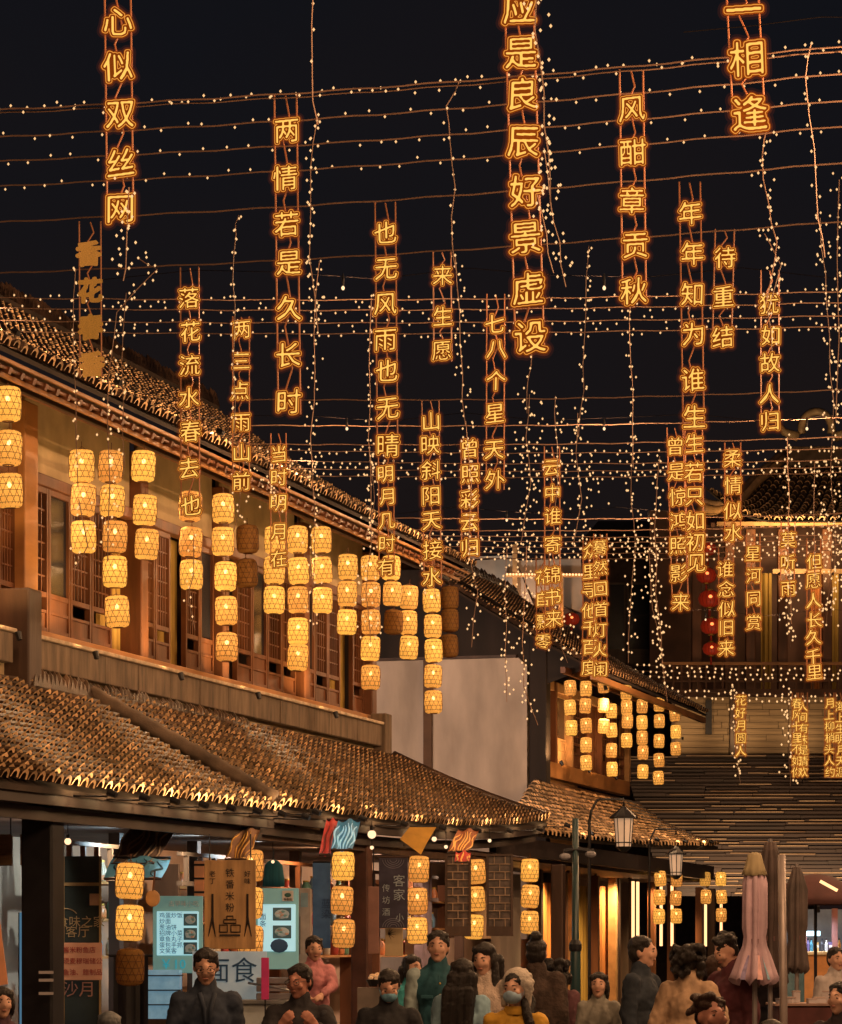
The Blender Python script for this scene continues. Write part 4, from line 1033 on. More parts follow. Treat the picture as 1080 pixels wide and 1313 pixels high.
hook_lamp(756, 1026, 800, 1066, 40.5, .98, 'black hooked street lamp with eight sided glass, the larger of the two')
hook_lamp(833, 1064, 867, 1108, 52, .92, 'black hooked street lamp farther off above the curly haired woman')
o = thing('slim_pole', 'tall slim dark pole standing in front of the amber curtains', 'pole', (P(738, 0, 27).x, 27, 0))
MB().tube([(0, 0, 0), (0, 0, 1.62), (0, 0, 1.66), (0, 0, 2.75)], [.052, .045, .032, .028], 12).build('shaft', mat('pole_teal', (.02, .05, .055), .35, var=.2), o, smooth=True)
MB().lathe([(.05, 1.60), (.056, 1.62), (.056, 1.66), (.035, 1.70)], 12).build('collar', BLACK, o)
MB().tube([(-.1, 0, 2.46), (0, 0, 2.48), (.16, 0, 2.46)], .03, 6).build('cross_arm', BLACK, o)
MB().ell((-.09, -.03, 2.42), (.05, .035, .03), 8, 5).build('spot_head', mat('spot_head', (.3, .3, .34), .4), o)
MB().ell((.13, -.03, 2.44), (.05, .035, .03), 8, 5).build('spot_head', _m['spot_head'], o)

# ------------------------------------------------------------------ shop front goods and signs
def label_text(parent, body, x, y, z, size, mt, align='CENTER', ext=.002, sp=1.0, name='lettering'):
    me = text_mesh(body, size, ext, 0, mt, align, sp); me.transform(Matrix.Rotation(PI / 2, 4, 'X'))
    return inst(name, me, parent, (x, y, z))
INK = mat('ink', (.015, .01, .01), .6, var=0); INKB = mat('blue_ink', (.02, .08, .20), .6, var=0); REDI = mat('red_ink', (.30, .015, .01), .6, var=0)
WHI = mat('white_print', (.6, .58, .55), .6, var=.1)
def px_board(name, label, cat, x0, y0, x1, y1, Y, th=.03, mt=None, rz=0):
    a, b = P(x0, y1, Y), P(x1, y0, Y); c = Vector(((a.x + b.x) / 2, Y, a.z))
    o = thing(name, label, cat, c, rz); w = b.x - a.x; h = b.z - a.z
    MB().box(-w / 2, w / 2, 0, th, 0, h).build('board', mt, o, bevel=.006)
    return o, w, h
def food(parent, x, z, w, h, y, seed):
    rs = random.Random(seed)
    MB().box(x, x + w, y, y + .006, z, z + h).build('photo_print', mat('dish_dark', (.03, .06, .06), .4, var=.3, emit=(.1, .25, .25), estr=.12), parent)
    cols_ = [mat('dish_a', (.35, .2, .12), .5, emit=(.5, .3, .2), estr=.15), mat('dish_b', (.3, .32, .28), .5, emit=(.4, .5, .45), estr=.15), mat('dish_c', (.12, .2, .16), .5, emit=(.15, .3, .25), estr=.15)]
    m = [MB(), MB(), MB()]
    m[1].ell((x + w / 2, y - .003, z + h / 2), (w * .40, .004, h * .36), 14, 6)
    for i in range(12): m[i % 3].ell((x + w * rs.uniform(.22, .75), y - .008 - .001 * i, z + h * rs.uniform(.25, .72)), (w * .12, .004, h * .1), 7, 4)
    for i in range(3): m[i].build('dish_picture', cols_[i], parent)
CY = mat('menu_case', (.22, .42, .40), .5, var=.15, scale=2, emit=(.25, .62, .58), estr=.16)
CYB = mat('backlit_menu', (.4, .6, .62), .4, var=.06, emit=(.38, .80, .90), estr=.62)
o, w, h = px_board('menu_board', 'backlit cyan menu board with seven lines of dishes and three food photos', 'menu board', 196, 1149, 260, 1248, 30.6, .06, CY)
MB().box(-w * .42, w * .42, -.012, -.002, h * .23, h * .80).build('backlit_panel', CYB, o, bevel=.01)
for i, t in enumerate(('鸡蛋炒饭', '炒面', '葱油饼', '招牌小菜', '章鱼丸子', '蛋包手抓饼', '文笑客')): label_text(o, t, -w * .37, -.016, h * (.745 - i * .077), .058, INKB, 'LEFT')
for i in range(3): food(o, w * .12, h * (.245 + .185 * (2 - i)), w * .27, h * .155, -.018, i)
label_text(o, '古早味小吃', w * .12, -.005, h * .895, .06, WHI); label_text(o, '￥10', -w * .1, -.01, h * .11, .13, mat('cyan_ink', (.03, .35, .45), .5, var=0, emit=(.02, .6, .8), estr=.3))
o, w, h = px_board('menu_board', 'backlit menu board with a square badge and two food photos above the counter', 'menu board', 328, 1139, 383, 1243, 31.4, .06, CY)
MB().box(-w * .45, w * .43, -.012, -.002, h * .22, h * .80).build('backlit_panel', CYB, o, bevel=.01)
MB().box(w * .12, w * .38, -.02, -.008, h * .84, h * .97).build('badge', WHI, o)
m = MB().ell((w * .25, -.022, h * .915), (.035, .004, .022), 12, 6); m.build('badge_mark', mat('badge_green', (.02, .12, .10), .5), o); label_text(o, '客香园', w * .25, -.024, h * .86, .028, INK)
food(o, -w * .1, h * .60, w * .43, h * .16, -.018, 7); food(o, -w * .1, h * .38, w * .43, h * .16, -.018, 8)
label_text(o, '面\n条', -w * .33, -.016, h * .6, .07, INKB)
# dark figure print low on the second board
m = MB().ell((w * .05, -.02, h * .29), (.09, .006, .07), 10, 6).build('printed_figure', INKB, o)
# metal case beside the board
o, w, h = px_board('display_fridge', 'upright grey drinks fridge beside the second menu board', 'fridge', 383, 1139, 398, 1260, 31.6, .5, mat('fridge_grey', (.35, .30, .28), .5))
MB().box(-w * .3, w * .3, -.01, 0, h * .8, h * .95).build('vent', mat('vent_blue', (.2, .3, .36), .5), o); MB().box(-w * .4, -w * .35, -.03, -.01, h * .3, h * .7).build('handle', BLACK, o)
# hanging wooden sign
WSG = mat('sign_wood', (.42, .25, .11), .6, var=.35, scale=3, stretch=(4, 1, .6), bump=.2)
o, w, h = px_board('wooden_sign', 'hanging wooden shop sign with a column of black characters and a boat mark', 'sign', 262, 1103, 328, 1217, 28.6, .035, WSG)
for i, ch in enumerate('铁番米粉'): label_text(o, ch, 0, -.004, h * (.85 - i * .13), .085, INK)
for sx in (-1, 1):
    label_text(o, '老\n丁' if sx < 0 else '好\n味', sx * w * .34, -.004, h * .80, .06, INK, sp=1.1)
    m = MB(); m.tube([(sx * w * .34, -.006, h * .62), (sx * w * .34, -.006, h * .33), (sx * w * .28, -.006, h * .14)], [.01, .012, .003], 5)
    m.tube([(sx * w * .34, -.006, h * .36), (sx * w * .42, -.006, h * .14)], [.012, .003], 5); m.build('brush_mark', INK, o)
m = MB(); m.box(-w * .2, w * .2, -.01, -.002, h * .145, h * .165)
for (a, b, c, d) in ((-.2, -.05, .19, .27), (.02, .2, .19, .27), (-.12, .12, .29, .33), (-.06, .06, .33, .37)):
    q = [(w * a, c * h), (w * b, c * h), (w * b, d * h), (w * a, d * h), (w * a, c * h)]; m.tube([(x, -.006, z) for x, z in q], .006, 4)
m.build('boat_mark', INK, o)
for sx in (-1, 1): MB().tube([(sx * w * .4, .017, h), (sx * w * .4, .017, h + .24)], .006, 5).build('chain', BLACK, o)
# dark cloth banner
o, w, h = px_board('cloth_banner', 'dark blue hanging cloth banner with pale characters and a circular crest', 'banner', 486, 1100, 523, 1190, 32.3, .012, mat('navy_cloth', (.05, .045, .075), .85, var=.3, bump=.3))
PLI = mat('pale_ink', (.34, .42, .48), .7, var=.1)
for i, ch in enumerate('客家'): label_text(o, ch, w * .2, -.004, h * (.66 - i * .2), .13, PLI)
for i, ch in enumerate('传坊酒'): label_text(o, ch, -w * .25, -.004, h * (.56 - i * .17), .085, PLI)
label_text(o, '小', w * .22, -.004, h * .14, .09, PLI)
m = MB()
for r_ in (.11, .085, .06, .035): m.tube([(r_ * math.cos(a), -.004, h * 1.0 - .02 - r_ * abs(math.sin(a)) * .8) for a in np.linspace(0, PI, 14)], .003, 3)
for r_ in (.11, .085, .06, .035): m.tube([(r_ * math.cos(a), -.004, .01 + r_ * abs(math.sin(a)) * .8) for a in np.linspace(0, PI, 14)], .003, 3)
m.build('crest_ring', mat('crest_grey', (.2, .2, .26), .7), o); MB().tube([(-w * .55, .006, h + .01), (w * .55, .006, h + .01)], .012, 6).build('rod', DWOOD, o)
o, w, h = px_board('paper_notice', 'small cream notice with a bamboo drawing below the dark banner', 'notice', 494, 1190, 517, 1226, 32.5, .012, mat('cream_board', (.5, .38, .22), .7, var=.1))
m = MB()
for k in range(6): m.tube([(-.06, -.003, h * .8), (-.06 + .08 * math.cos(k * .5 - 1.2), -.003, h * .8 + .07 * math.sin(k * .5 - 1.2))], [.004, .001], 4)
m.build('bamboo_drawing', INK, o)
o, w, h = px_board('pink_panel', 'narrow pinkish hanging panel left of the dark banner', 'panel', 472, 1137, 486, 1223, 33, .02, mat('pink_panel', (.45, .24, .19), .7, var=.15))
MB().tube([(0, .01, h), (0, .01, h + .4)], .005, 4).build('cord', BLACK, o)
o, w, h = px_board('blue_banner', 'long plain blue banner behind the third lantern column', 'banner', 401, 1106, 424, 1216, 33.6, .012, mat('blue_cloth', (.06, .13, .24), .8, var=.2, emit=(.06, .16, .34), estr=.05))
label_text(o, '蓝\n染', w * .25, -.004, h * .45, .11, mat('deep_blue', (.03, .07, .16), .7, var=0)); MB().tube([(-w * .5, .006, h), (w * .5, .006, h)], .01, 5).build('rod', BLACK, o)
# teal garment hung behind
o = thing('hanging_apron', 'teal apron hanging on a rail above the second menu board', 'apron', P(351, 1137, 32.2))
MB().lathe([(.115, 0), (.11, .1), (.09, .22), (.06, .26), (.02, .28)], 14, sy=.3).build('cloth', mat('teal_cloth', (.02, .13, .17), .8, var=.3, stretch=(6, 6, .5)), o, smooth=True); MB().tube([(0, 0, .28), (0, 0, .38)], .006, 4).build('hook', BLACK, o)
# angled printed ceiling cloths
def slant_cloth(x0, x1, ytop, ybot, skew, Y, dz, c1, c2, label, streak=5, seed=0):
    rs = random.Random(seed); A = [P(x0, ybot, Y), P(x1, ybot, Y), P(x1 + skew, ytop, Y + dz), P(x0 + skew, ytop, Y + dz)]
    org = (A[0] + A[1]) / 2; o = thing('slanted_cloth', label, 'awning cloth', org); A = [p - org for p in A]
    N = 14; m = MB(); off = Vector((0, .012, 0)); g = lambda u, v: (A[0].lerp(A[1], u)).lerp(A[3].lerp(A[2], u), v) + Vector((0, 0, .02 * math.sin(u * 9 + v * 3)))
    for i in range(N):
        for j in range(6):
            a, b, c, d = g(i / N, j / 6), g((i + 1) / N, j / 6), g((i + 1) / N, (j + 1) / 6), g(i / N, (j + 1) / 6)
            m.add([a, b, c, d], [(0, 1, 2, 3)]); m.add([a + off, b + off, c + off, d + off], [(3, 2, 1, 0)])
    m.build('cloth', c1, o, smooth=True); m = MB()
    for k in range(streak):
        u = (k + .5) / streak + rs.uniform(-.05, .05); pts = [g(u + .07 * math.sin(t * 9 + k), t) + Vector((0, -.012, 0)) for t in np.linspace(.02, .85, 9)]
        m.tube(pts, [.003 + .008 * math.sin(PI * t) * rs.uniform(.6, 1.2) for t in np.linspace(.05, .95, 9)], 5)
    m.build('painted_stroke', c2, o, smooth=True)
    MB().tube([A[3], A[2]], .012, 5).build('rail', BLACK, o); MB().tube([A[0], A[1]], .012, 5).build('rail', DWOOD, o)
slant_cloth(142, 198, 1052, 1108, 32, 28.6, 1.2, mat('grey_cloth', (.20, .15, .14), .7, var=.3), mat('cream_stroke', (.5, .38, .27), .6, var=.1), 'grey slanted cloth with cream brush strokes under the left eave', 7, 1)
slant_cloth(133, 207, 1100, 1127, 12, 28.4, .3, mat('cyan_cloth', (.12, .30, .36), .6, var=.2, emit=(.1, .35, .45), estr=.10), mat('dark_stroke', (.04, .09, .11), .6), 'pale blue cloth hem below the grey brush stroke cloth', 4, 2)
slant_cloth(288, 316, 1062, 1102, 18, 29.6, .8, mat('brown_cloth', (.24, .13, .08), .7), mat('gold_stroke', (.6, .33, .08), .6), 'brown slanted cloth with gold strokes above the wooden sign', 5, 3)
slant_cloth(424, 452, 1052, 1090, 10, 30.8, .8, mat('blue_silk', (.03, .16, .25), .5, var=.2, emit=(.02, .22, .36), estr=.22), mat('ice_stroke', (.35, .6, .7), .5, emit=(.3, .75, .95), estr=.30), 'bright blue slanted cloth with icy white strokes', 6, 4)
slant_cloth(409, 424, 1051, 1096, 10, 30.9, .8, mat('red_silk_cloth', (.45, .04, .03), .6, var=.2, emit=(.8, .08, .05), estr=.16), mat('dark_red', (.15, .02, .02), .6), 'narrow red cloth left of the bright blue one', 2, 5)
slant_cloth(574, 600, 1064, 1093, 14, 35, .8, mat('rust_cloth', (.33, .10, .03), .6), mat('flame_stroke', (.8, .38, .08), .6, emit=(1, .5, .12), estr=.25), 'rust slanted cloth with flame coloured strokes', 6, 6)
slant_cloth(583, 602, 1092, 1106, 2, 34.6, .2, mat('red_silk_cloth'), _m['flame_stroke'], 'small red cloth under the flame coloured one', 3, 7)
o = thing('yellow_pennant', 'mustard yellow cloth pennant under the eave above the navy banner', 'pennant', P(536, 1092, 33.5))
v = [P(513, 1076, 33.5), P(526, 1060, 33.7), P(560, 1060, 33.9), P(548, 1080, 33.6), P(540, 1096, 33.4)]; v = [p - o.location for p in v]
MB().add(v + [p + Vector((0, .02, 0)) for p in v], [(4, 3, 2, 1, 0), (5, 6, 7, 8, 9), (0, 1, 6, 5), (1, 2, 7, 6), (2, 3, 8, 7), (3, 4, 9, 8), (4, 0, 5, 9)]).build('cloth', mat('mustard', (.45, .24, .03), .7, var=.2), o)
MB().tube([v[1], v[2]], .012, 5).build('rod', BLACK, o)
# globe bulbs
for i, (x, y, Y, k) in enumerate(((477, 1070, 32, 1.25), (87, 1079, 28.5, .9), (557, 1076, 34.5, .8), (572, 1086, 34.5, .6), (378, 1078, 33, .6), (350, 1105, 32, .5), (628, 1078, 36, .6), (477, 1087, 33.2, .6))):
    o = thing('globe_bulb', ('brightest bare globe bulb, beside the red shop post', 'white globe bulb over the glass door at left', 'globe bulb under the yellow pennant', 'small bulb below and right of the pennant', 'small bulb above the second menu board', 'tiny bulb over the teal apron', 'small bulb at the top of the right lattice window', 'small bulb just below the brightest one')[i], 'bulb', P(x, y, Y), 0, 'bare bulbs under the shop ceiling')
    MB().ell((0, 0, 0), (.035 * k,) * 3, 12, 8).build('globe', GLOBE, o, smooth=True)
    MB().tube([(0, 0, .03 * k), (0, 0, .07 * k)], .016 * k, 8).build('socket', BLACK, o); MB().tube([(0, 0, .07 * k), (0, 0, zy(1052, Y) - o.location.z)], .004, 4).build('cord', BLACK, o)
# lattice windows of the right shop
LATW = mat('pale_lattice', (.34, .24, .17), .6, var=.3)
for i, (x0, x1, Y) in enumerate(((574, 601, 37.2), (627, 655, 38.6))):
    a, b = P(x0, 1188, Y), P(x1, 1098, Y)
    o = thing('lattice_window', ('left', 'right')[i] + (' fretwork wooden window beside the fourth lantern column', ' fretwork wooden window before the last lantern column')[i], 'window', (a.x, Y, a.z), 0, 'fretwork windows of the last shop')
    w, h = b.x - a.x, b.z - a.z
    m = MB(); m.box(-.03, 0, 0, .05, -.03, h); m.box(w, w + .03, 0, .05, -.03, h); m.box(-.03, w + .03, 0, .05, h, h + .03); m.box(-.03, w + .03, -.02, .06, -.12, -.0); m.build('frame', DWOOD, o)
    m = MB(); rs = random.Random(i)
    for r_ in range(1, 9): m.box(0, w, .015, .03, h * r_ / 9 - .006, h * r_ / 9 + .006)
    for r_ in range(9):
        for c_ in range(1, 4): 
            if (r_ + c_) % 2: x = w * c_ / 4; m.box(x - .006, x + .006, .014, .031, h * r_ / 9, h * (r_ + 1) / 9)
    m.build('fretwork', LATW, o)
    MB().box(0, w, .04, .046, 0, h).build('pane', mat('smoked_pane', (.10, .07, .06), .3, var=.6, scale=9), o)
for (x0, x1, y0, y1, Y, mt, lab) in ((566, 575, 1108, 1236, 37.4, mat('mauve_wall', (.26, .18, .2), .8), 'narrow mauve wall strip'), (655, 672, 1090, 1240, 39.4, PLAST, 'pale wall pier with leafy shadow'), (540, 660, 1192, 1260, 38.9, mat('counter_front', (.36, .22, .16), .7, var=.2), 'low rendered wall under the windows')):
    pass
s_ = lambda px, n: fs(px, n)
# shop bays of the first house: low wall under the fretwork windows, wall piers, shelves and transoms
cw = mat('rendered_wall', (.34, .23, .17), .8, var=.25, scale=2)
MB().box(fs(545, .2), fs(700, .2), -.1, .1, 0, 1.8).build('low_wall', cw, B1)
MB().box(fs(642, .6), fs(668, .6), -.6, -.45, 0, 2.8).build('wall_pier', PLAST, B1)
MB().box(fs(540, .6), fs(552, .6), -.62, -.5, 0, 2.8).build('wall_pier', mat('mauve_wall', (.26, .18, .2), .8), B1)
for (a, b, n) in ((80, 150, .9), (230, 300, .8), (330, 460, .8), (466, 560, .6)):
    MB().box(fs(a, n), fs(b, n), -n - .03, -n + .03, 2.30, 2.35).build('transom', WOOD, B1); MB().box(fs(a, n), fs(b, n), -n - .03, -n + .03, 2.62, 2.66).build('transom', WOOD, B1)
    for k in range(4):
        s = lin(fs(a, n), fs(b, n), (k + .5) / 4); MB().box(s - .02, s + .02, -n - .025, -n + .025, 2.35, 2.62).build('transom_bar', WOOD, B1)
OR = mat('orange_panel', (.55, .20, .08), .7, emit=(1, .35, .12), estr=.10)
o, w, h = px_board('lit_strip', 'glowing orange strip panel left of the wooden sign', 'panel', 249, 1104, 262, 1150, 31.5, .02, OR)
for i in range(3): MB().box(-w * .55, w * .55, -.012, 0, h * (.1 + .38 * i), h * (.1 + .38 * i) + .02).build('bar', BLACK, o)
jc = [mat('jar_%d' % i, c, .35, var=.3) for i, c in enumerate(((.45, .15, .05), (.5, .4, .28), (.08, .16, .10), (.35, .05, .03), (.12, .2, .28)))]
jn = ('rust red', 'cream', 'dark green', 'crimson', 'slate blue'); JM = [MB().lathe([(.05, 0), (.06, .02), (.06, .12), (.035, .16), (.035, .18)], 10).mesh('jar_body', c, True) for c in jc]; JL = MB().lathe([(.038, .178), (.038, .20)], 10).mesh('lid', GC)
for si, (a_, b_, n_, nm_) in enumerate(((92, 160, -.2, 'behind the glass door'), (214, 330, -.25, 'behind the first menu board'), (345, 450, -.25, 'behind the second menu board'), (474, 566, -.2, 'left of the fretwork windows'))):
    s0_, s1_ = fs(a_, n_), fs(b_, n_); sh = thing('wall_shelf', 'wooden wall shelf rack ' + nm_, 'shelf', W(s0_, n_, 0), PI / 2 - TH)
    for zz_ in (1.55, 1.95, 2.35): MB().box(0, s1_ - s0_, -.14, .14, zz_ - .03, zz_).build('shelf_board', OWOOD, sh)
    for q_ in (0, s1_ - s0_): MB().box(q_ - .025, q_ + .025, -.15, .15, 0, 2.6).build('upright', WOOD, sh)
    for li, zz_ in enumerate((1.55, 1.95, 2.35)):
        k_ = int((s1_ - s0_) / .32)
        for q_ in range(k_):
            ci = (q_ * 2 + li + si) % 5; j_ = thing('jar', '%s jar, %s on the %s board of the shelf %s' % (jn[ci], (words + ['ninth', 'tenth', 'eleventh', 'twelfth', 'thirteenth', 'fourteenth', 'fifteenth', 'sixteenth', 'seventeenth'])[q_].replace('topmost', 'first'), ('lower', 'middle', 'upper')[li], nm_), 'jar', W(s0_ + .15 + q_ * .32 + random.uniform(-.04, .04), n_ + random.uniform(-.03, .03), zz_), 0, 'jars on the shop shelves')
            j_.scale = (random.uniform(.8, 1.2),) * 2 + (random.uniform(.8, 1.3),); inst('body', JM[ci], j_); inst('lid', JL, j_)
# glass door with gold lettering, red lettered board
GD = mat('door_glass', (.035, .05, .05), .2, var=.3, scale=2)
o, w, h = px_board('glass_door', 'dark glass shop door with gilt lettering and a thin gilt edge', 'door', 80, 1098, 130, 1400, 29.5, .03, GD)
o.location.z = 0.03
zt = zy(1098, 29.5) - .03
for ch in list(o.children): bpy.data.objects.remove(ch)
MB().box(-w / 2, w / 2, 0, .02, 0, zt).build('pane', GD, o)
for x in (-w / 2, w / 2 - .02): MB().box(x, x + .02, -.02, .0, 0, zt).build('frame', mat('gilt_edge', (.4, .28, .12), .4), o)
MB().box(-w / 2, w / 2, -.015, .0, zt - .28, zt - .25).build('rail', _m['gilt_edge'], o)
zz = lambda py: zy(py, 29.5) - .03
GI = mat('gilt_ink', (.42, .33, .18), .5, var=0)
label_text(o, '食味之家', -.01, -.006, zz(1183), .115, GI); label_text(o, '客厅', -.04, -.006, zz(1196), .115, GI)
MB().tube([(-.16 + .12 * math.cos(a), -.006, zz(1176) + .08 * math.sin(a)) for a in np.linspace(.4, 2.6, 10)], .005, 4).build('arc_mark', GI, o)
label_text(o, '沙月', -.03, -.006, zz(1270), .16, mat('pink_ink', (.4, .22, .18), .6, var=0))
MB().box(w * .2, w * .45, -.01, -.004, zz(1161), zz(1146)).build('sticker', mat('tan_sticker', (.42, .26, .16), .7), o)
o, w, h = px_board('lettered_board', 'tan board with three lines of dark red characters fixed on the glass door', 'sign', 79, 1209, 131, 1257, 29.2, .02, mat('tan_board', (.50, .25, .15), .7, var=.1, emit=(1, .4, .2), estr=.06))
for i, t in enumerate(('酱米粉鱼店', '须麦穆瑞储公', '鱼油、腊制品')): label_text(o, t, -w * .47, -.004, h * (.80 - i * .3), .062, REDI, 'LEFT')
# wooden boxes and blue strip at far left
for i, (x0, x1) in enumerate(((-6, 15), (26, 64))):
    o, w, h = px_board('plank_sign', ('plain plank box at the left edge under the eave', 'plain plank box hanging left of the glass door')[i], 'sign', x0, 1071, x1, 1110, 26.6, .08, mat('plank_box', (.24, .15, .09), .6, var=.4, scale=3, stretch=(.5, 1, 4)))
    for k in range(3): MB().box(-w * .5, w * .5, -.012, .0, h * (.02 + k * .33), h * (.02 + k * .33) + .09).build('plank', _m['plank_box'], o)
    for sx in (-.4, .4): MB().tube([(w * sx, .04, h), (w * sx, .04, h + .22)], .006, 4).build('cord', BLACK, o)
o, w, h = px_board('blue_light_panel', 'tall blue lit strip beside the black post at far left', 'light panel', 25, 1121, 38, 1400, 27.4, .04, mat('blue_strip', (.1, .25, .4), .5, var=.2, emit=(.12, .36, .62), estr=.35))
o.location.z = .03; MB().box(-w * .6, -w * .5, -.01, .05, 0, h).build('edge', BLACK, o); MB().box(w * .5, w * .6, -.01, .05, 0, h).build('edge', BLACK, o)
for ch in list(o.children):
    if ch.name.startswith('board'): ch.location.z = 0
o = thing('orange_placard', 'slanted orange placard cut by the left edge', 'placard', P(-2, 1270, 25))
MB().hexa([(-.2, 0, 0), (.075, 0, .05), (.0, 0, .62), (-.2, 0, .62)], [(-.2, .03, 0), (.075, .03, .05), (.0, .03, .62), (-.2, .03, .62)]).build('board', OR, o); MB().tube([(-.1, .02, 0), (-.1, .02, -1.2)], .015, 5).build('stick', DWOOD, o)
for i, y in enumerate((1247, 1257, 1274)):
    o = thing('price_tag', ('top', 'middle', 'lowest')[i] + ' small white tag fixed on the black post', 'tag', P(59, y, 25.75), 0); MB().box(-.06, .06, 0, .01, -.012, .012).build('card', mat('tag_white', (.45, .42, .45), .6), o); MB().box(-.062, .062, .004, .014, -.016, -.010).build('clip', BLACK, o)
# counter with banner, steamer, till, red strip
o = thing('food_counter', 'white fronted food counter with a printed banner and steel top', 'counter', P(325, 1220, 29.6) * 1); o.location.z = 0
cx = o.location.x; k = 29.6 / FPX
MB().box(-.62, .62, 0, .5, 0, 1.1).build('body', mat('counter_white', (.45, .5, .52), .5, var=.1), o, bevel=.01)
MB().box(-.66, .66, -.05, .55, 1.10, 1.14).build('steel_top', mat('steel', (.45, .48, .5), .28, metal=.9, var=.15), o, bevel=.006)
bn = MB(); bn.box(-.62, .1, .56, .58, 1.0, 1.60); bn.build('banner', mat('banner_white', (.45, .55, .6), .7, var=.15, emit=(.4, .65, .75), estr=.14), o); label_text(o, '面食', -.25, .55, 1.40, .26, INKB)
m = MB()
for i in range(3): m.box(.02, .42, .1 + i * .02, .4, 1.14 + i * .075, 1.20 + i * .075)
m.build('steel_tray', mat('tray', (.30, .28, .30), .3, metal=.6), o, bevel=.01)
MB().tube([(-.05, -.02, 1.3), (.3, -.05, 1.24), (.62, -.06, 1.18)], .012, 6).build('steel_rail', _m['steel'], o, smooth=True)
MB().lathe([(.14, 0), (.15, .1), (.145, .2), (.10, .25), (.02, .27)], 16, (.5, .3, 1.14)).build('steamer_pot', _m['steel'], o, smooth=True)
o, w, h = px_board('crimson_strip', 'narrow crimson vertical banner standing on the counter', 'banner', 335, 1228, 345, 1282, 29.3, .015, mat('crimson', (.42, .02, .09), .6, emit=(.8, .04, .15), estr=.10)); MB().tube([(0, .02, h), (0, .02, -.5)], .008, 5).build('stick', BLACK, o)
# dark curtain beside the left lanterns
o = thing('dark_curtain', 'long black curtain hanging under the unlit lantern', 'curtain', P(168, 1220, 28.4)); o.location.z = 0
cloth_panel(o, -.16, .16, 0, .05, 1.55, BLACK, 'cloth', 1.4, .03); MB().tube([(-.2, 0, 1.56), (.2, 0, 1.56)], .012, 5).build('rail', BLACK, o)
o = thing('display_case', 'small glowing blue white display case under the first menu board', 'display case', P(203, 1220, 30)); o.location.z = 0
MB().box(-.22, .22, 0, .4, 0, .95).build('cabinet', DWOOD, o); MB().box(-.2, .2, .02, .38, .95, 1.42).build('case_glass', mat('case_glow', (.2, .35, .42), .2, var=.5, scale=6, emit=(.3, .6, .8), estr=.28), o)
for z in (1.08, 1.22, 1.36): MB().box(-.21, .21, -.01, .4, z, z + .012).build('shelf', BLACK, o)
o = thing('paper_fan', 'round straw paddle fan hanging beside the upper left lantern', 'fan', P(196, 1152, 27.6))
MB().ell((0, 0, 0), (.065, .012, .075), 16, 9).build('blade', mat('straw', (.45, .26, .12), .7, var=.2), o, smooth=True); MB().tube([(0, 0, .06), (.02, 0, .24)], .008, 5).build('handle', BAMB, o)
for i, (x, y, Y) in enumerate(((1035, 1104, 0),)): pass
# shop lights: cool and warm cans in the first row
for px, e, c, t in ((60, 40, (.9, .75, .7), 1.3), (110, 60, (1, .75, .55), .9), (205, 90, (.55, .85, 1), .9), (300, 90, (.6, .88, 1), .9), (370, 90, (.7, .9, 1), 1.0), (440, 60, (1, .6, .3), .9), (520, 90, (1, .68, .45), 1.0), (600, 110, (1, .68, .45), .9), (660, 90, (1, .68, .45), .9)):
    s = fs(px, 1.5); fixture('ceiling_lamp', B1, (s, -1.3, 2.82), (s, -t + 1.5, 1.7), e, c, 2.3, 1)
for px, c, e in ((230, (.55, .85, 1), 60), (330, (.6, .85, 1), 60), (520, (1, .7, .5), 50), (640, (1, .66, .4), 55)):
    s = fs(px, 2.3); fixture('eave_spot', B1, (s, -2.28, 2.80), (s - .6, -3.6, 1.1), e, c, 2.1, 1)

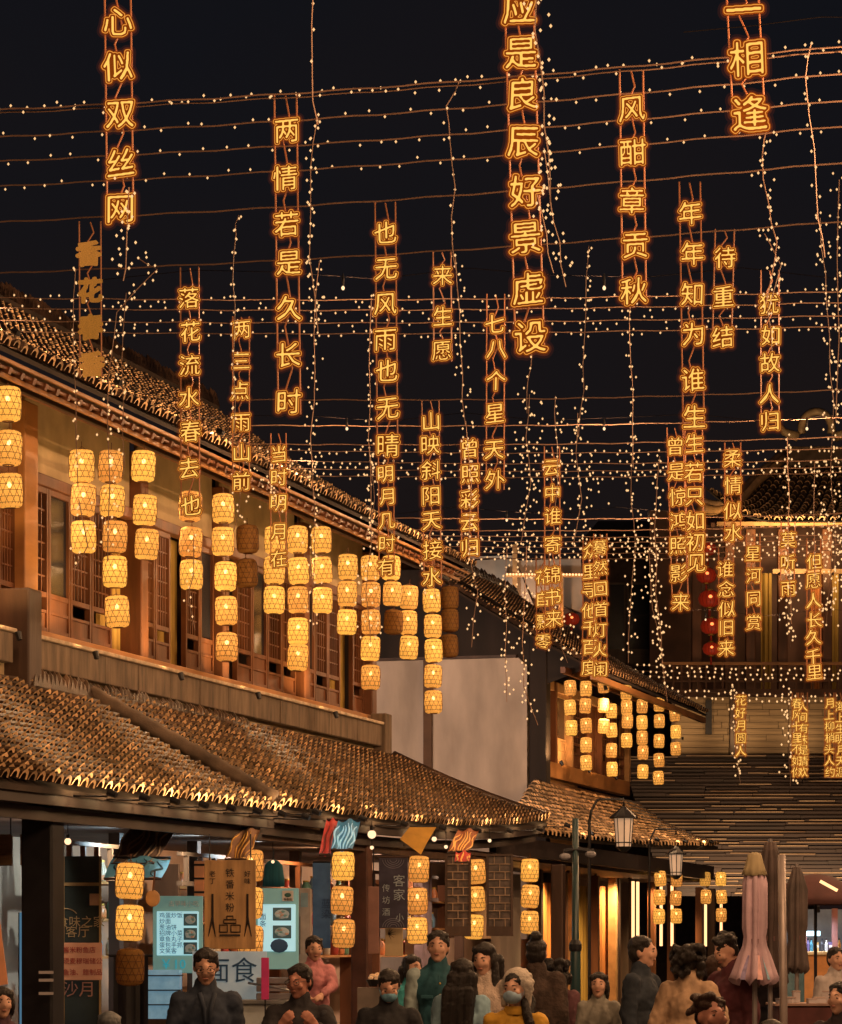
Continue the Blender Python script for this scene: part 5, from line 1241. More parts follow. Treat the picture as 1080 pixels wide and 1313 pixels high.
# ------------------------------------------------------------------ folded parasols and the right stalls
def closed_parasol(px, Y, ytop, ybot, w0, w1, mt, label, top=None, capmt=None, kf=8, tie=None, hem=None):
    b = P(px, 0, Y); o = thing('folded_parasol', label, 'parasol', (b.x, Y, 0)); zt, zb = zy(ytop, Y), zy(ybot, Y); w0 *= Y / FPX; w1 *= Y / FPX
    m = MB(); NS = 14; NA = kf * 6; k = len(m.v); tie = tie or .68
    for i in range(NS + 1):
        t = i / NS; z = lin(zt, zb, t)
        r = (w0 * (.35 + .65 * min(1, t * 5)) * (1 - .25 * math.exp(-((t - tie) / .05) ** 2))) if t < tie else lin(w0 * .75, w1, ((t - tie) / (1 - tie)) ** .8)
        for j in range(NA):
            a = 2 * PI * j / NA; f = 1 + (.16 + .10 * t) * math.cos(kf * a + .8 * t) + .03 * math.sin(3 * a + 5 * t)
            m.v.append((r * f * math.cos(a), r * f * math.sin(a), z + (.03 * math.cos(kf * a) if i == NS else 0)))
    for i in range(NS):
        for j in range(NA): a = i * NA + j; b_ = i * NA + (j + 1) % NA; m.f.append((a, b_, b_ + NA, a + NA))
    c = m.build('canopy', mt, o, smooth=True); so = c.modifiers.new('s', 'SOLIDIFY'); so.thickness = .006
    MB().tube([(0, 0, .05), (0, 0, zt + .03)], .02, 10).build('pole', mat('pole_grey', (.3, .27, .27), .4, metal=.4), o)
    MB().lathe([(.25, 0), (.25, .05), (.06, .08), (.04, .12)], 16).build('base', BLACK, o)
    MB().lathe([(w0 * .82, lin(zt, zb, tie) - .02), (w0 * .84, lin(zt, zb, tie) + .02)], 20, cap=False).build('tie', mat('tie_band', (.15, .08, .08), .7), o)
    if capmt:
        m = MB(); m.lathe([(w0 * 1.22, zt - .145), (w0 * 1.02, zt - .10), (w0 * .80, zt - .03), (w0 * .66, zt + .012), (w0 * .40, zt + .025), (.02, zt + .03)], 32); m.v = [(x_ * (1 + .10 * math.sin(9 * math.atan2(y_, x_)) * min(1, (zt - z_ + .03) * 6)), y_ * (1 + .10 * math.sin(9 * math.atan2(y_, x_)) * min(1, (zt - z_ + .03) * 6)), z_ + (.008 * math.sin(17 * math.atan2(y_, x_)) if z_ < zt - .14 else 0)) for x_, y_, z_ in m.v]; m.build('cap_flounce', capmt, o, smooth=True)
    return o
cp = closed_parasol(968, 24, 1098, 1259, 13, 26, mat('pink_canopy', (.52, .37, .45), .7, var=.25, scale=4, bump=.3), 'folded dusty pink parasol with a tan frilled top', capmt=mat('tan_cap', (.42, .34, .2), .8, var=.2))
m = MB()
# shiny blue and violet patches of the hem print
for a, mt in ((-1.0, (.25, .45, .6)), (-2.2, (.35, .3, .5)), (-1.45, (.6, .3, .3))):
    m = MB(); q = []
    for i in range(5):
        t = i / 4; z = lin(zy(1225, 24), zy(1256, 24), t); r = lin(.085, .155, t)
        q.append([(1.22 * r * math.cos(a + d), 1.22 * r * math.sin(a + d), z) for d in (-.12, .12)])
    for i in range(4): m.add([q[i][0], q[i][1], q[i + 1][1], q[i + 1][0]], [(0, 1, 2, 3)])
    m.build('hem_print', mat('hem_%d' % int(abs(a) * 10), mt, .4, var=.3, scale=20), cp)
closed_parasol(988, 26, 1080, 1262, 15, 19, mat('brown_canopy', (.075, .05, .045), .7, var=.3, bump=.3), 'folded dark brown parasol right behind the pink one')
closed_parasol(1022, 29, 1112, 1245, 11, 13, mat('grey_canopy', (.10, .075, .07), .7, var=.3), 'slimmer folded grey parasol behind the steel pole')
o = thing('steel_pole', 'thick grey steel pole in front of the folded parasols', 'pole', (P(1005, 0, 23).x, 23, 0))
MB().tube([(0, 0, 0), (0, 0, 1.2), (-.015, 0, zy(1096, 23))], .030, 12).build('shaft', mat('steel_pole', (.30, .25, .24), .4, metal=.3, var=.3, scale=4), o, smooth=True); MB().lathe([(.15, 0), (.15, .03), (.05, .05)], 14).build('base', BLACK, o)
# open maroon parasol
o = thing('open_parasol', 'open dark maroon parasol over the right hand stall', 'parasol', (P(1046, 0, 34).x, 34, 0)); m = MB(); zc = zy(1120, 34); NS = 16
m.v.append((0, 0, zc))
for i, (r_, z_) in enumerate(((.18, .03), (.34, .12), (.44, .25), (.47, .34))):
    for j in range(NS): a = 2 * PI * j / NS; rr = r_ * (1 - .04 * (j % 2)); m.v.append((rr * math.cos(a), rr * math.sin(a), zc - z_))
for j in range(NS): m.f.append((0, 1 + j, 1 + (j + 1) % NS))
for i in range(3):
    for j in range(NS): a = 1 + i * NS + j; b_ = 1 + i * NS + (j + 1) % NS; m.f.append((a, a + NS, b_ + NS, b_))
c = m.build('canopy', mat('maroon', (.09, .035, .035), .8, var=.3, scale=3), o, smooth=True); so = c.modifiers.new('s', 'SOLIDIFY'); so.thickness = .008
MB().tube([(0, 0, 0), (0, 0, zc)], .018, 8).build('pole', BLACK, o); MB().lathe([(.25, 0), (.25, .05), (.05, .08)], 14).build('base', BLACK, o)
MB().beam(P(1052, 1130, 33) - o.location, P(1074, 1142, 33) - o.location, .04, .03).build('light_tube', LED, o)
m = MB()
for j in range(8): a = 2 * PI * j / 8; m.tube([(0, 0, zc - .02), (.45 * math.cos(a), .45 * math.sin(a), zc - .3)], .006, 4)
m.build('rib', BLACK, o)
# stall with blue light, noodles sign, table
o = thing('night_stall', 'small night market stall with blue white light and goods on an orange counter', 'stall', (P(1050, 0, 40).x, 40, 0)); k4 = 40 / FPX
sx = lambda px: (px - 1050) * k4
MB().box(sx(1018), sx(1100), .8, .85, 0, zy(1165, 40)).build('back_panel', mat('stall_back', (.10, .12, .14), .6, var=.5, scale=3, emit=(.2, .35, .5), estr=.05), o)
for px in (1022, 1031, 1071): MB().box(sx(px) - .035, sx(px) + .035, 0, .07, 0, zy(1165, 40)).build('post', mat('stall_post', (.22, .09, .08), .6), o)
MB().box(sx(1028), sx(1110), -.2, .6, .75, 1.55).build('counter', mat('orange_counter', (.5, .2, .05), .5, emit=(1, .4, .1), estr=.05), o, bevel=.01)
MB().box(sx(1026), sx(1110), -.24, .62, 1.55, 1.6).build('counter_top', mat('tan_top', (.5, .34, .15), .5), o, bevel=.01)
MB().tube([(sx(1034), .1, zy(1197, 40)), (sx(1053), .1, zy(1197, 40))], .03, 8).build('light_tube', emis('blue_tube', (.5, .85, 1), 5), o)
MB().box(sx(1024), sx(1030), -.03, 0, zy(1220, 40), zy(1176, 40)).build('narrow_sign', mat('red_sign', (.4, .12, .08), .6), o); [label_text(o, c_, sx(1027), -.035, zy(1188 + 10 * i_, 40), .09, WHI) for i_, c_ in enumerate('小吃店')]
rs = random.Random(4)
gc = [mat('goods_%d' % i, c, .5, var=.2) for i, c in enumerate(((.5, .5, .5), (.1, .08, .2), (.05, .2, .3), (.5, .3, .1), (.03, .03, .04)))]
for i in range(12):
    x = sx(1030) + i * .06 + rs.uniform(0, .02); q = thing('bottle' if i % 3 else 'carton', '%s %s on the orange stall counter, %s from the left' % (('pale', 'dark violet', 'teal', 'orange', 'black')[i % 5], 'bottle' if i % 3 else 'carton', words[i] if i < 8 and i else ('first' if i == 0 else ('ninth', 'tenth', 'eleventh', 'twelfth')[i - 8])), 'goods', (o.location.x + x, 40.0 + rs.uniform(0, .3), 1.6), 0, 'goods on the stall counter')
    if i % 3: MB().lathe([(.022, 0), (.024, .09), (.012, .12), (.010, .15)], 8).build('body', gc[i % 5], q); MB().lathe([(.013, .148), (.013, .165)], 8).build('lid', BLACK, q)
    else: MB().box(-.03, .03, -.03, .03, 0, .12).build('body', gc[i % 5], q); MB().box(-.03, .03, -.031, .031, .05, .08).build('band', WHI, q)
fixture('stall_lamp', o, (sx(1045), -.3, zy(1170, 40)), (sx(1050), .2, 1.2), 45, (.7, .85, 1), 2.2, 1)
o = thing('blue_parcel', 'wrapped pale blue bale left of the orange stall counter', 'bale', (P(1018, 0, 36).x, 36, 0))
MB().box(-.13, .13, 0, .3, .9, 1.62).build('bale', mat('blue_wrap', (.10, .2, .26), .4, var=.3, bump=.6), o, bevel=.05); MB().box(-.16, .16, -.02, .35, 0, .9).build('crate', DWOOD, o)
o = thing('market_table', 'dark red draped table with papers and white boxes at lower right', 'table', (P(1045, 0, 26).x, 26, 0))
MB().box(-.30, .5, 0, .7, 0, zy(1290, 26)).build('drape', mat('maroon_drape', (.10, .03, .03), .8, var=.3), o, bevel=.02); MB().box(-.33, .53, -.02, .72, zy(1290, 26), zy(1287, 26)).build('top', mat('table_top', (.35, .22, .18), .5), o)
for i in range(9):
    q = thing('food_box', '%s white paper food box on the draped table, %s in from its left end' % (('small', 'wide', 'tall')[i % 3], ('first', 'second', 'third', 'fourth', 'fifth', 'sixth', 'seventh', 'eighth', 'ninth')[i]), 'box', (o.location.x - .27 + i * .085, 26.1 + (i % 3) * .18, zy(1287, 26)), rs.uniform(-.5, .5), 'boxes on the draped table')
    a = (.035, .05, .03)[i % 3]; hgt = (.03, .04, .09)[i % 3]; MB().box(-a, a, -a, a, 0, hgt).build('tray', mat('box_white', (.5, .47, .5), .6, var=.15), q, bevel=.004); MB().box(-a - .002, a + .002, -a - .002, a + .002, hgt + .0005, hgt + .012).build('lid', mat('box_lid', (.45, .36, .34), .6), q)

# ------------------------------------------------------------------ people
def remesh(mb, vox, name, mt, parent=None, smooth_it=3, loc=None, noise=0):
    me = bpy.data.meshes.new('tmp'); me.from_pydata(mb.v, [], mb.f); o = bpy.data.objects.new('tmp', me); col.objects.link(o)
    r = o.modifiers.new('r', 'REMESH'); r.mode = 'VOXEL'; r.voxel_size = vox; r.use_smooth_shade = True
    s = o.modifiers.new('s', 'SMOOTH'); s.iterations = smooth_it; s.factor = .5
    if noise:
        tx = bpy.data.textures.get('cl') or bpy.data.textures.new('cl', 'CLOUDS'); tx.noise_scale = .09
        d = o.modifiers.new('d', 'DISPLACE'); d.texture = tx; d.strength = noise; d.mid_level = .5; d.texture_coords = 'LOCAL'
        if name in ('jacket', 'sleeves'):
            tz = bpy.data.textures.get('fold') or bpy.data.textures.new('fold', 'CLOUDS'); tz.noise_scale = .045
            d = o.modifiers.new('d2', 'DISPLACE'); d.texture = tz; d.strength = .010; d.mid_level = .5; d.texture_coords = 'LOCAL'
        if name in ('hair', 'tress', 'ponytail', 'fur_hat'):
            ty = bpy.data.textures.get('fine') or bpy.data.textures.new('fine', 'CLOUDS'); ty.noise_scale = .018
            d = o.modifiers.new('d2', 'DISPLACE'); d.texture = ty; d.strength = .009; d.mid_level = .5; d.texture_coords = 'LOCAL'
    dg = bpy.context.evaluated_depsgraph_get(); m2 = bpy.data.meshes.new_from_object(o.evaluated_get(dg)); bpy.data.objects.remove(o)
    m2.name = name; m2.materials.clear(); m2.materials.append(mt); m2.polygons.foreach_set('use_smooth', [True] * len(m2.polygons))
    q = bpy.data.objects.new(name, m2); col.objects.link(q)
    if parent: q.parent = parent
    return q
def cloth(name, c, **k): return mat('cloth_' + name, c, .85, var=.3, scale=9, bump=.5, bscale=22, stretch=(1, 1, .5), **k)
HAIRK = mat('black_hair', (.014, .010, .009), .42, var=.4, scale=30, stretch=(6, 6, .4), bump=.8, bscale=60)
HAIRB = mat('brown_hair', (.05, .022, .012), .45, var=.4, scale=30, stretch=(6, 6, .4), bump=.8, bscale=60)
LIP = mat('lips', (.36, .15, .11), .45, var=0); EYEM = mat('eye_dark', (.01, .008, .007), .25, var=0); EYEW = mat('eye_white', (.26, .21, .18), .3, var=0)
DEN = cloth('denim', (.05, .09, .16)); TROU = cloth('trousers', (.025, .025, .032)); SHOE = mat('shoe', (.03, .028, .028), .5)
def person(px, Y, ytop, label, coat, hgt=None, yaw=0, hyaw=0, hpitch=0, hair='short', hairm=None, arms=None, coatk=1.0, legs=None, mask=None, hat=None, skin=None, vox=.013,
           sleeves=None, longcoat=False, lean=0, glasses=False, hands_fine=False, extra=None, female=False, child=False, collar=True, brow=True, base_z=0.0, hood=False, sit=None):
    """local frame: person faces -Y; yaw turns it; ytop = photograph height of the crown"""
    ztop = zy(ytop, Y); K = (hgt or (ztop - base_z)) / 1.71
    o = thing('person', label, 'person', (P(px, 0, Y).x, Y, ztop - 1.71 * K), R(yaw), None); o.scale = (K,) * 3
    sk = skin or SKIN; sw = .148 if female else .168; hairm = hairm or HAIRK
    HC = Vector((0, -.012 - lean * .25, 1.568)); HM = Matrix.Translation(HC) @ Euler((R(hpitch), 0, R(hyaw))).to_matrix().to_4x4()
    hs = 1.12 if child else 1.0
    def H(x, y, z): return HM @ Vector((x * hs, y * hs, z * hs))
    def hell(mb, c, r, n=14, m=9):
        k = len(mb.v); mb.ell((0, 0, 0), r, n, m); mb.v[k:] = [tuple(H(c[0] + v[0], c[1] + v[1], c[2] + v[2])) for v in mb.v[k:]]
    b = MB()
    hell(b, (0, .012, .022), (.076, .093, .100)); hell(b, (0, -.018, -.035), (.060, .068, .078)); hell(b, (0, -.045, -.085), (.032, .035, .028))
    hell(b, (0, -.085, .0), (.030, .02, .05), 10, 7)
    hell(b, (0, -.094, -.014), (.014, .018, .013), 8, 6); hell(b, (0, -.092, .012), (.009, .014, .03), 8, 6)
    for s in (-1, 1): hell(b, (s * .077, .012, -.005), (.010, .019, .031), 8, 6); hell(b, (s * .04, -.066, -.02), (.024, .02, .024), 8, 6)
    yl = -lean * .25
    b.cap(tuple(H(0, .018, -.06)), (0, .012 + yl * .6, 1.37), .050 if female else .056, .06)
    b.ell((0, yl * .5, 1.23), (sw * .92, .10, .17)); b.cap((-sw + .03, yl * .6, 1.34), (sw - .03, yl * .6, 1.34), .05); b.ell((0, 0, 1.03), (.135, .095, .16)); b.ell((0, .01, .92), (.16, .11, .12))
    A = arms or (((-sw - .03, .02, 1.10), (-sw - .04, -.04, .86)), ((sw + .03, .02, 1.10), (sw + .04, -.04, .86)))
    for s, (e, w) in zip((-1, 1), A):
        sh = (s * sw, yl * .6, 1.355); b.cap(sh, e, .046, .036); b.cap(e, w, .036, .025)
        d = (Vector(w) - Vector(e)).normalized(); side = d.cross(Vector((0, -1, .2))).normalized(); nr = side.cross(d).normalized(); w = Vector(w)
        pc = w + d * .045; b.cap(tuple(w), tuple(w + d * .03), .024, .026)
        for q in (-1.0, 0, 1.0): b.cap(tuple(w + d * .03 + side * .016 * q), tuple(w + d * .085 + side * .019 * q), .015, .014, 7)
        for q, l in zip((-1.5, -.5, .5, 1.5), (.85, 1.0, .96, .76)):
            f0 = w + d * .088 + side * .0185 * q; f1 = f0 + (d * .034 * l - nr * .012); f2 = f1 + (d * .018 * l - nr * .026 * l)
            b.cap(tuple(f0), tuple(f1), .0092, .0088, 7); b.cap(tuple(f1), tuple(f2), .0088, .0075, 7)
        t0 = w + d * .03 - side * s * .022; t1 = t0 + d * .03 - side * s * .022 - nr * .012; t2 = t1 + d * .028 - nr * .012; b.cap(tuple(t0), tuple(t1), .012, .0105, 7); b.cap(tuple(t1), tuple(t2), .0105, .0085, 7)
    LG_ = []
    for s in (-1, 1):
        if sit: hip, kn, an = (s * .09, 0, .9), (s * .12, -.42, .88), (s * .12, -.40, .46)
        else: hip, kn, an = (s * .085, 0, .9), (s * .095, -.01, .48), (s * .095, .02, .09)
        LG_.append((hip, kn, an)); b.cap(hip, kn, .078, .055); b.cap(kn, an, .052, .036); b.cap((an[0], an[1] + .02, an[2] - .04), (an[0] + s * .02, an[1] - .12, an[2] - .055), .036, .03)
    v = .0075 if hands_fine else vox
    body = remesh(b, v, 'body', sk, o, 2 if hands_fine else 1)
    # face
    m = MB(); m2 = MB(); m3 = MB(); m4 = MB()
    for s in (-1, 1):
        hell(m, (s * .031, -.0825, .008), (.013, .005, .0052), 10, 6); hell(m2, (s * .031, -.0855, .008), (.0062, .004, .0052), 8, 6)
        k = len(m3.v); m3.tube([tuple(H(s * .014, -.0905, .027)), tuple(H(s * .03, -.0905, .033)), tuple(H(s * .047, -.080, .028))], [.0035, .0042, .002], 6)
    hell(m4, (0, -.089, -.052), (.022, .007, .0075), 10, 6)
    back_view = False
    m.build('eye', EYEW, o, True); m2.build('pupil', EYEM, o, True); m3.build('eyebrow', hairm, o, True)
    if not mask: m4.build('mouth', LIP, o, True)
    if glasses:
        m = MB()
        for s in (-1, 1):
            m.tube([tuple(H(s * .033 + .024 * math.cos(a), -.100, .008 + .017 * math.sin(a))) for a in np.linspace(0, 2 * PI, 13)], .0022, 5, cap=False); m.tube([tuple(H(s * .057, -.100, .014)), tuple(H(s * .08, .01, .012))], .002, 4)
        m.tube([tuple(H(-.009, -.1, .012)), tuple(H(.009, -.1, .012))], .002, 4); m.build('glasses', BLACK, o)
    if mask:
        m = MB(); hell(m, (0, -.052, -.045), (.064, .062, .052), 20, 12); hell(m, (0, -.09, -.03), (.03, .028, .035), 12, 8)
        mk = remesh(m, .006, 'face_mask', mask, o, 3)
        m = MB()
        for s in (-1, 1): m.tube([tuple(H(s * .06, -.05, -.03)), tuple(H(s * .079, .0, .0)), tuple(H(s * .06, -.05, -.06)), ], .002, 4)
        m.build('ear_loop', mask, o)
    # hair
    m = MB(); extra_noise = .012
    hell(m, (0, .024, .047), (.084, .097, .084)); hell(m, (0, .045, .0), (.080, .068, .090))
    if hair == 'short':
        for i in range(9): a = (i - 4) * .32; hell(m, (.068 * math.sin(a), -.060 * math.cos(a) + .012, .078 + .006 * (i % 3)), (.018, .018, .016), 8, 6)
        for s in (-1, 1): hell(m, (s * .074, .0, .022), (.012, .022, .03), 8, 6)
    elif hair in ('long', 'fringe', 'curly', 'bob'):
        for i in range(9): a = (i - 4) * .34; hell(m, (.068 * math.sin(a), -.064 * math.cos(a) + .012, .070), (.024, .024, .034 if hair != 'curly' else .026), 8, 6)
        for s in (-1, 1):
            hell(m, (s * .078, -.005, -.02), (.020, .04, .075), 10, 7)
            if hair in ('long', 'fringe'):
                m.cap(tuple(H(s * .082, .0, -.05)), (s * .10, -.03 + yl, 1.34), .030, .035); m.cap((s * .10, -.03 + yl, 1.34), (s * .105, -.07 + yl, 1.17), .035, .018)
        if hair in ('long', 'fringe'):
            for x in (-.07, 0, .07): m.cap(tuple(H(x, .085, -.02)), (x * 1.15, .125, 1.12), .05, .03)
        if hair == 'bob':
            for x in (-.05, .05): m.cap(tuple(H(x, .07, -.02)), tuple(H(x, .07, -.11)), .05, .04)
        if hair == 'curly':
            rs = random.Random(int(px)); extra_noise = .03
            for i in range(46):
                a = rs.uniform(-.3, PI + .3); z = rs.uniform(-.13, .1); r_ = .085 * math.sqrt(max(.2, 1 - (z / .17) ** 2)) + .028
                hell(m, (r_ * math.cos(a), .02 + r_ * math.sin(a), z + .01), (rs.uniform(.024, .038),) * 3, 7, 5)
    elif hair == 'bun':
        hell(m, (0, .06, .135), (.05, .05, .045))
    elif hair == 'pony':
        m.cap(tuple(H(0, .11, .03)), tuple(H(.05, .14, -.10)), .03, .035); m.cap(tuple(H(.05, .14, -.10)), tuple(H(.085, .03, -.22)), .035, .018)
    elif hair == 'messy':
        rs = random.Random(3); extra_noise = .05
        for i in range(26): a = rs.uniform(0, 2 * PI); hell(m, (.07 * math.cos(a), .03 + .07 * math.sin(a), rs.uniform(.05, .12)), (.03, .03, .02), 7, 5)
        m.cap(tuple(H(-.05, .05, .06)), tuple(H(-.13, .03, .03)), .028, .016)
    remesh(m, .008, 'hair', hairm, o, 1, noise=extra_noise)
    if hat:
        m = MB(); hell(m, (0, .035, .045), (.100, .098, .100), 18, 12)
        for i in range(9): a = -.2 + i * (PI + .4) / 8; hell(m, (.1 * math.cos(a), .03 + .08 * math.sin(a) * .4, .02 + .1 * math.sin(a)), (.026,) * 3, 8, 6)
        for s in (-1, 1): m.cap(tuple(H(s * .092, .01, .03)), tuple(H(s * .085, .01, -.10)), .030, .024)
        remesh(m, .008, 'fur_hat', hat, o, 2, noise=.01)
    # clothes
    m = MB(); g = .011 * coatk
    m.ell((0, yl * .5 + .002, 1.23), (sw * .95 + g, .115 + g, .18)); m.cap((-sw + .03, yl * .6, 1.325), (sw - .03, yl * .6, 1.325), .058 + g * .6)
    for s in (-1, 1): m.cap((s * .02, .012 + yl * .7, 1.395), (s * sw, yl * .6, 1.325), .058, .056 + g * .7)
    if collar: m.cap((0, .012 + yl * .6, 1.36), tuple(Vector((0, .012 + yl * .6, 1.38)).lerp(H(0, .018, -.08), .75)), .085, .067 + g * .3, 16); m.ell((0, .0, 1.03), (.15 + g, .115 + g, .19)); m.ell((0, .005, .90), (.168 + g, .125 + g, .12))
    if longcoat: m.cap((0, 0, .9), (0, 0, .62), .17 + g, .20 + g, 16)
    sl_ = sleeves
    ms = MB() if sl_ else m
    for s, (e, w) in zip((-1, 1), A):
        sh = Vector((s * sw, yl * .6, 1.345)); e = Vector(e); w = Vector(w); ms.cap(tuple(sh), tuple(e), .056 + g, .046 + g); ms.cap(tuple(e), tuple(e.lerp(w, .96)), .046 + g, .034 + g * .6)
    remesh(m, vox, 'jacket', coat, o, 3, noise=.022)
    if sl_: remesh(ms, vox, 'sleeves', sl_, o, 2, noise=.03)
    m = MB()
    for hip, kn, an in LG_: m.cap(hip, kn, .092, .070); m.cap(kn, (an[0], an[1], an[2] + .02), .068, .056)
    remesh(m, .016, 'trousers', legs or TROU, o, 2, noise=.01)
    m = MB()
    for hip, kn, an in LG_: s = 1 if an[0] > 0 else -1; m.cap((an[0], an[1] + .03, an[2] - .045), (an[0] + s * .022, an[1] - .15, an[2] - .055), .044, .038)
    remesh(m, .014, 'shoe', SHOE, o, 1)
    if extra: extra(o, H)
    return o
def phone(loc, rot=(0, 0, 0), label='black phone', par=None, K=1, nm='phone', cat='phone', M=None, size=(.036, .075)):
    o = thing(nm, label, cat, loc); o.rotation_euler = rot
    MB().box(-size[0], size[0], -.004, .004, -size[1], size[1]).build('case', BLACK, o, bevel=.003); MB().box(-size[0] + .003, size[0] - .003, .0045, .006, -size[1] + .004, size[1] - .004).build('screen', mat('screen', (.2, .3, .4), .3, emit=(.6, .8, 1), estr=.8), o)
    return o
def front_world(o, v): return Matrix.Translation(o.location) @ Euler(o.rotation_euler).to_matrix().to_4x4() @ Matrix.Scale(o.scale[0], 4) @ Vector(v)
HOLD = (((-.22, -.02, 1.10), (-.06, -.24, 1.17)), ((.22, -.02, 1.10), (.06, -.24, 1.17)))
HOLDR = (((-.22, .0, 1.10), (-.03, -.24, 1.10)), ((.22, .03, 1.08), (.22, -.03, .86)))
navy = cloth('navy', (.022, .032, .055)); 
def lapels(o, H):
    for s in (-1, 1): MB().tube([(s * .05, -.115, 1.40), (s * .02, -.152, 1.30), (s * .012, -.16, 1.12)], [.018, .016, .006], 6).build('lapel', navy, o, smooth=True)
p = person(264, 19.6, 1213, 'man in dark navy jacket with glasses looking down at his phone, at left', navy, yaw=8, hyaw=-6, hpitch=16, glasses=True, arms=HOLDR, hands_fine=True, coatk=1.6, extra=lapels)
phone(front_world(p, (.02, -.345, 1.13)), (R(-55), 0, R(10)), 'phone held by the man with glasses')
MAROON = cloth('black_coat', (.02, .018, .022))
UPA = (((-.25, -.10, 1.12), (-.13, -.20, 1.26)), ((.25, -.10, 1.12), (.13, -.20, 1.26)))
man = person(384, 19.4, 1233, 'middle aged man in a dark coat carrying a child in pink on his shoulders', MAROON, hyaw=-28, hpitch=8, arms=UPA, hands_fine=True, hair='short', glasses=True, skin=mat('skin_warm', (.50, .23, .17), .5, var=.08, spec=.3), coatk=1.4)
# child on shoulders (sits astride)
PINK = cloth('pink', (.50, .20, .22))
def rider(o, H):
    for s in (-1, 1):
        MB().cap((s * .10, -.02, .78), (s * .155, -.30, .80), .085, .075).build('legging', PINK, o, smooth=True)
        MB().cap((s * .155, -.30, .80), (s * .16, -.34, .42), .070, .052).build('legging', PINK, o, smooth=True)
    MB().cap((0, .10, 1.40), (0, .13, 1.30), .10, .08).build('hood', PINK, o, smooth=True)
ch = person(403, 19.62, 1200, 'small child in a pink hooded suit riding on a man\'s shoulders', PINK, hgt=1.02, hyaw=14, hpitch=6, child=True, female=True, arms=(((-.20, -.10, 1.18), (-.10, -.26, 1.10)), ((.20, -.10, 1.18), (.10, -.26, 1.10))), extra=rider, coatk=1.4, sit=True)
MASK = mat('blue_mask', (.16, .36, .50), .8, var=.1)
p = person(499, 20.5, 1241, 'man in black jacket with blue face mask bent over his phone beside the shop post', cloth('black', (.016, .017, .022)), hyaw=5, hpitch=28, lean=.25, mask=MASK, arms=(((-.24, -.05, 1.10), (-.07, -.30, 1.14)), ((.24, -.05, 1.10), (.07, -.30, 1.14))), hands_fine=True, coatk=1.5)
phone(front_world(p, (0, -.41, 1.17)), (R(-60), 0, R(90)), 'phone held sideways by the masked man in black')
TEAL = cloth('teal_vest', (.015, .075, .10)); PALEB = cloth('pale_sleeve', (.26, .33, .34))
def vest(o, H):
    m = MB()
    for i in range(6): m.ell((.012, -.158 + .003 * i, 1.30 - .085 * i), (.009, .006, .009), 8, 5)
    m.build('button', GC, o); MB().box(-.003, .003, -.160, -.150, .86, 1.36).build('placket', TEAL, o)
    for s in (-1, 1): MB().box(s * .085 - .045, s * .085 + .045, -.152, -.138, 1.19, 1.215).build('pocket_flap', TEAL, o, bevel=.004)
person(562, 24, 1190, 'stocky young man in teal vest with pale sleeves facing the camera under the lanterns', TEAL, sleeves=PALEB, hyaw=-8, coatk=1.7, extra=vest, hands_fine=False)
LB = cloth('light_blue', (.22, .36, .46))
def tress(o, H):
    m = MB()
    for x in (-.08, -.03, .03, .08): m.cap((x, .11, 1.45), (x * 1.2 + .02, .15, 1.02), .045, .018, 8)
    remesh(m, .010, 'tress', HAIRK, o, 1, noise=.012)
person(592, 21.5, 1226, 'long haired woman in light blue padded coat seen from behind', LB, yaw=165, hyaw=15, hair='long', female=True, coatk=2.2, extra=tress)
FUR = mat('white_fur', (.50, .40, .34), .95, var=.25, scale=14, bump=1.0, bscale=70)
person(622, 22.6, 1206, 'young woman with fringe and long dark hair in a cream fleece coat smiling', FUR, yaw=-18, hyaw=-8, hpitch=10, hair='fringe', female=True, coatk=2.6, arms=(((-.24, -.06, 1.10), (-.10, -.22, 1.02)), ((.24, .0, 1.10), (.20, -.12, .95))))
BRN = cloth('brown_knit', (.06, .035, .028))
person(688, 24.5, 1200, 'big dark figure with hair in a bun and brown fuzzy coat seen from behind', mat('dark_fuzz', (.055, .035, .028), .95, var=.5, scale=12, bump=1.0, bscale=50), yaw=172, hair='bun', female=True, coatk=3.4)
person(716, 26, 1228, 'figure in dark red flowered coat half hidden behind the woman with the white hat', cloth('flower', (.12, .05, .06)), yaw=150, hair='curly', female=True, coatk=1.8)
YEL = cloth('mustard_knit', (.50, .27, .03)); WM = mat('pale_mask', (.32, .46, .60), .8, var=.08)
def tail(o, H):
    m = MB(); m.cap(tuple(H(.07, -.01, -.08)), (.10, -.09, 1.30), .03, .038); m.cap((.10, -.09, 1.30), (.115, -.13, 1.22), .036, .015); remesh(m, .008, 'ponytail', HAIRK, o, 1, noise=.02)
    MB().lathe([(.075, 0), (.078, .03), (.07, .055)], 18, (0, .005, 1.40), cap=False).build('neck_roll', YEL, o, smooth=True)
person(661, 18.2, 1241, 'woman in mustard yellow knit with white fur hat and pale blue mask', YEL, hyaw=-26, hpitch=4, hair='pony', female=True, mask=WM, hat=mat('white_hat', (.52, .46, .40), .95, var=.15, bump=.8, bscale=60), coatk=1.6, extra=tail, collar=False)
GR = cloth('grey_child', (.24, .23, .20))
person(768, 24, 1246, 'small child in a grey coat beside the slim pole near the amber curtains', GR, hgt=1.30, hyaw=-10, hpitch=-4, hair='bob', child=True, female=True, coatk=2.0, base_z=.0)
person(823, 23.5, 1197, 'tall man in dark navy suit in profile facing right', cloth('dark_suit', (.018, .026, .040)), yaw=62, hyaw=12, coatk=1.8, hair='short')
BEI = cloth('beige', (.42, .28, .18))
person(883, 22.8, 1208, 'woman with bushy curly hair in a beige jacket and jeans seen from behind', BEI, yaw=160, hair='curly', female=True, coatk=2.2, legs=DEN, arms=(((-.25, .0, 1.12), (-.20, -.2, 1.2)), ((.24, .02, 1.10), (.2, -.05, .88))))
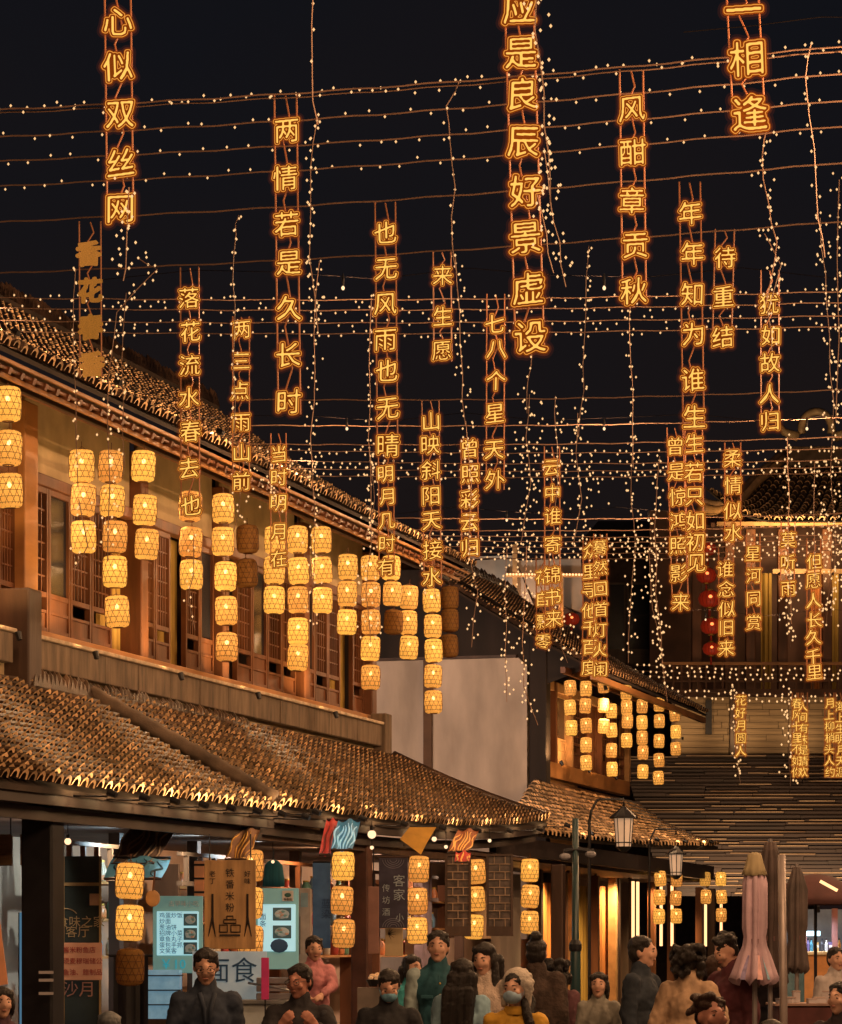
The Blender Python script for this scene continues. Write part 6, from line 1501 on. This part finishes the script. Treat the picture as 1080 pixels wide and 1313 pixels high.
person(919, 25, 1222, 'woman in a red coat behind the curly haired woman', cloth('red', (.22, .02, .02)), yaw=140, hyaw=-30, hair='short', hairm=HAIRB, female=True, coatk=2.0)
person(943, 24.3, 1196, 'dark haired figure in maroon coat bending forward beside the pink parasol', cloth('maroon_coat', (.10, .025, .035)), yaw=-60, hpitch=26, lean=.3, hair='messy', coatk=2.0)
person(913, 14.5, 1272, 'smiling curly haired woman cut off by the bottom edge, nearest the camera', BRN, yaw=8, hyaw=14, hpitch=-4, hair='messy', hairm=HAIRB, female=True, vox=.011, skin=mat('skin_rosy', (.58, .27, .20), .45, var=.06, spec=.35))
person(1078, 19, 1256, 'dark haired person cut by the right edge beside the draped table', cloth('dk2', (.03, .02, .025)), yaw=-40, hair='short')
person(1072, 30, 1212, 'person in a white top standing behind the stall at the right edge', cloth('white_top', (.4, .36, .36)), yaw=20, hair='short')
person(2, 19, 1262, 'dark haired person in maroon cut by the left edge', cloth('plum', (.07, .03, .045)), yaw=20, hair='bob')
person(140, 16.5, 1294, 'grey haired head just showing above the bottom edge below the lantern', cloth('grey2', (.1, .1, .11)), yaw=180, hair='short', hairm=mat('grey_hair', (.10, .11, .12), .6, var=.3, scale=20))
person(528, 27, 1222, 'figure in a turquoise jacket mostly hidden behind the masked man', cloth('turq', (.03, .22, .24)), yaw=40, hair='bob', female=True, coatk=1.6)
person(990, 16, 1304, 'top of a dark head at the bottom edge below the folded parasols', cloth('dk3', (.02, .02, .025)), yaw=160, hair='short')
o = thing('noodle_fire', 'small pan of glowing food on a stove behind the masked man', 'pan', P(488, 1265, 27.5))
MB().lathe([(.10, 0), (.13, .06), (.14, .06)], 16).build('pan', BLACK, o)
m = MB(); rs = random.Random(2)
for i in range(24): m.ell((rs.uniform(-.09, .09), rs.uniform(-.08, .08), .06 + rs.uniform(0, .05)), (.025, .02, .015), 6, 4)
m.build('food', mat('hot_food', (.5, .25, .08), .5, emit=(1, .5, .2), estr=.3), o); MB().box(-.2, .2, -.2, .2, -1.28, -.01).build('stove', mat('stove', (.2, .16, .14), .5), o)
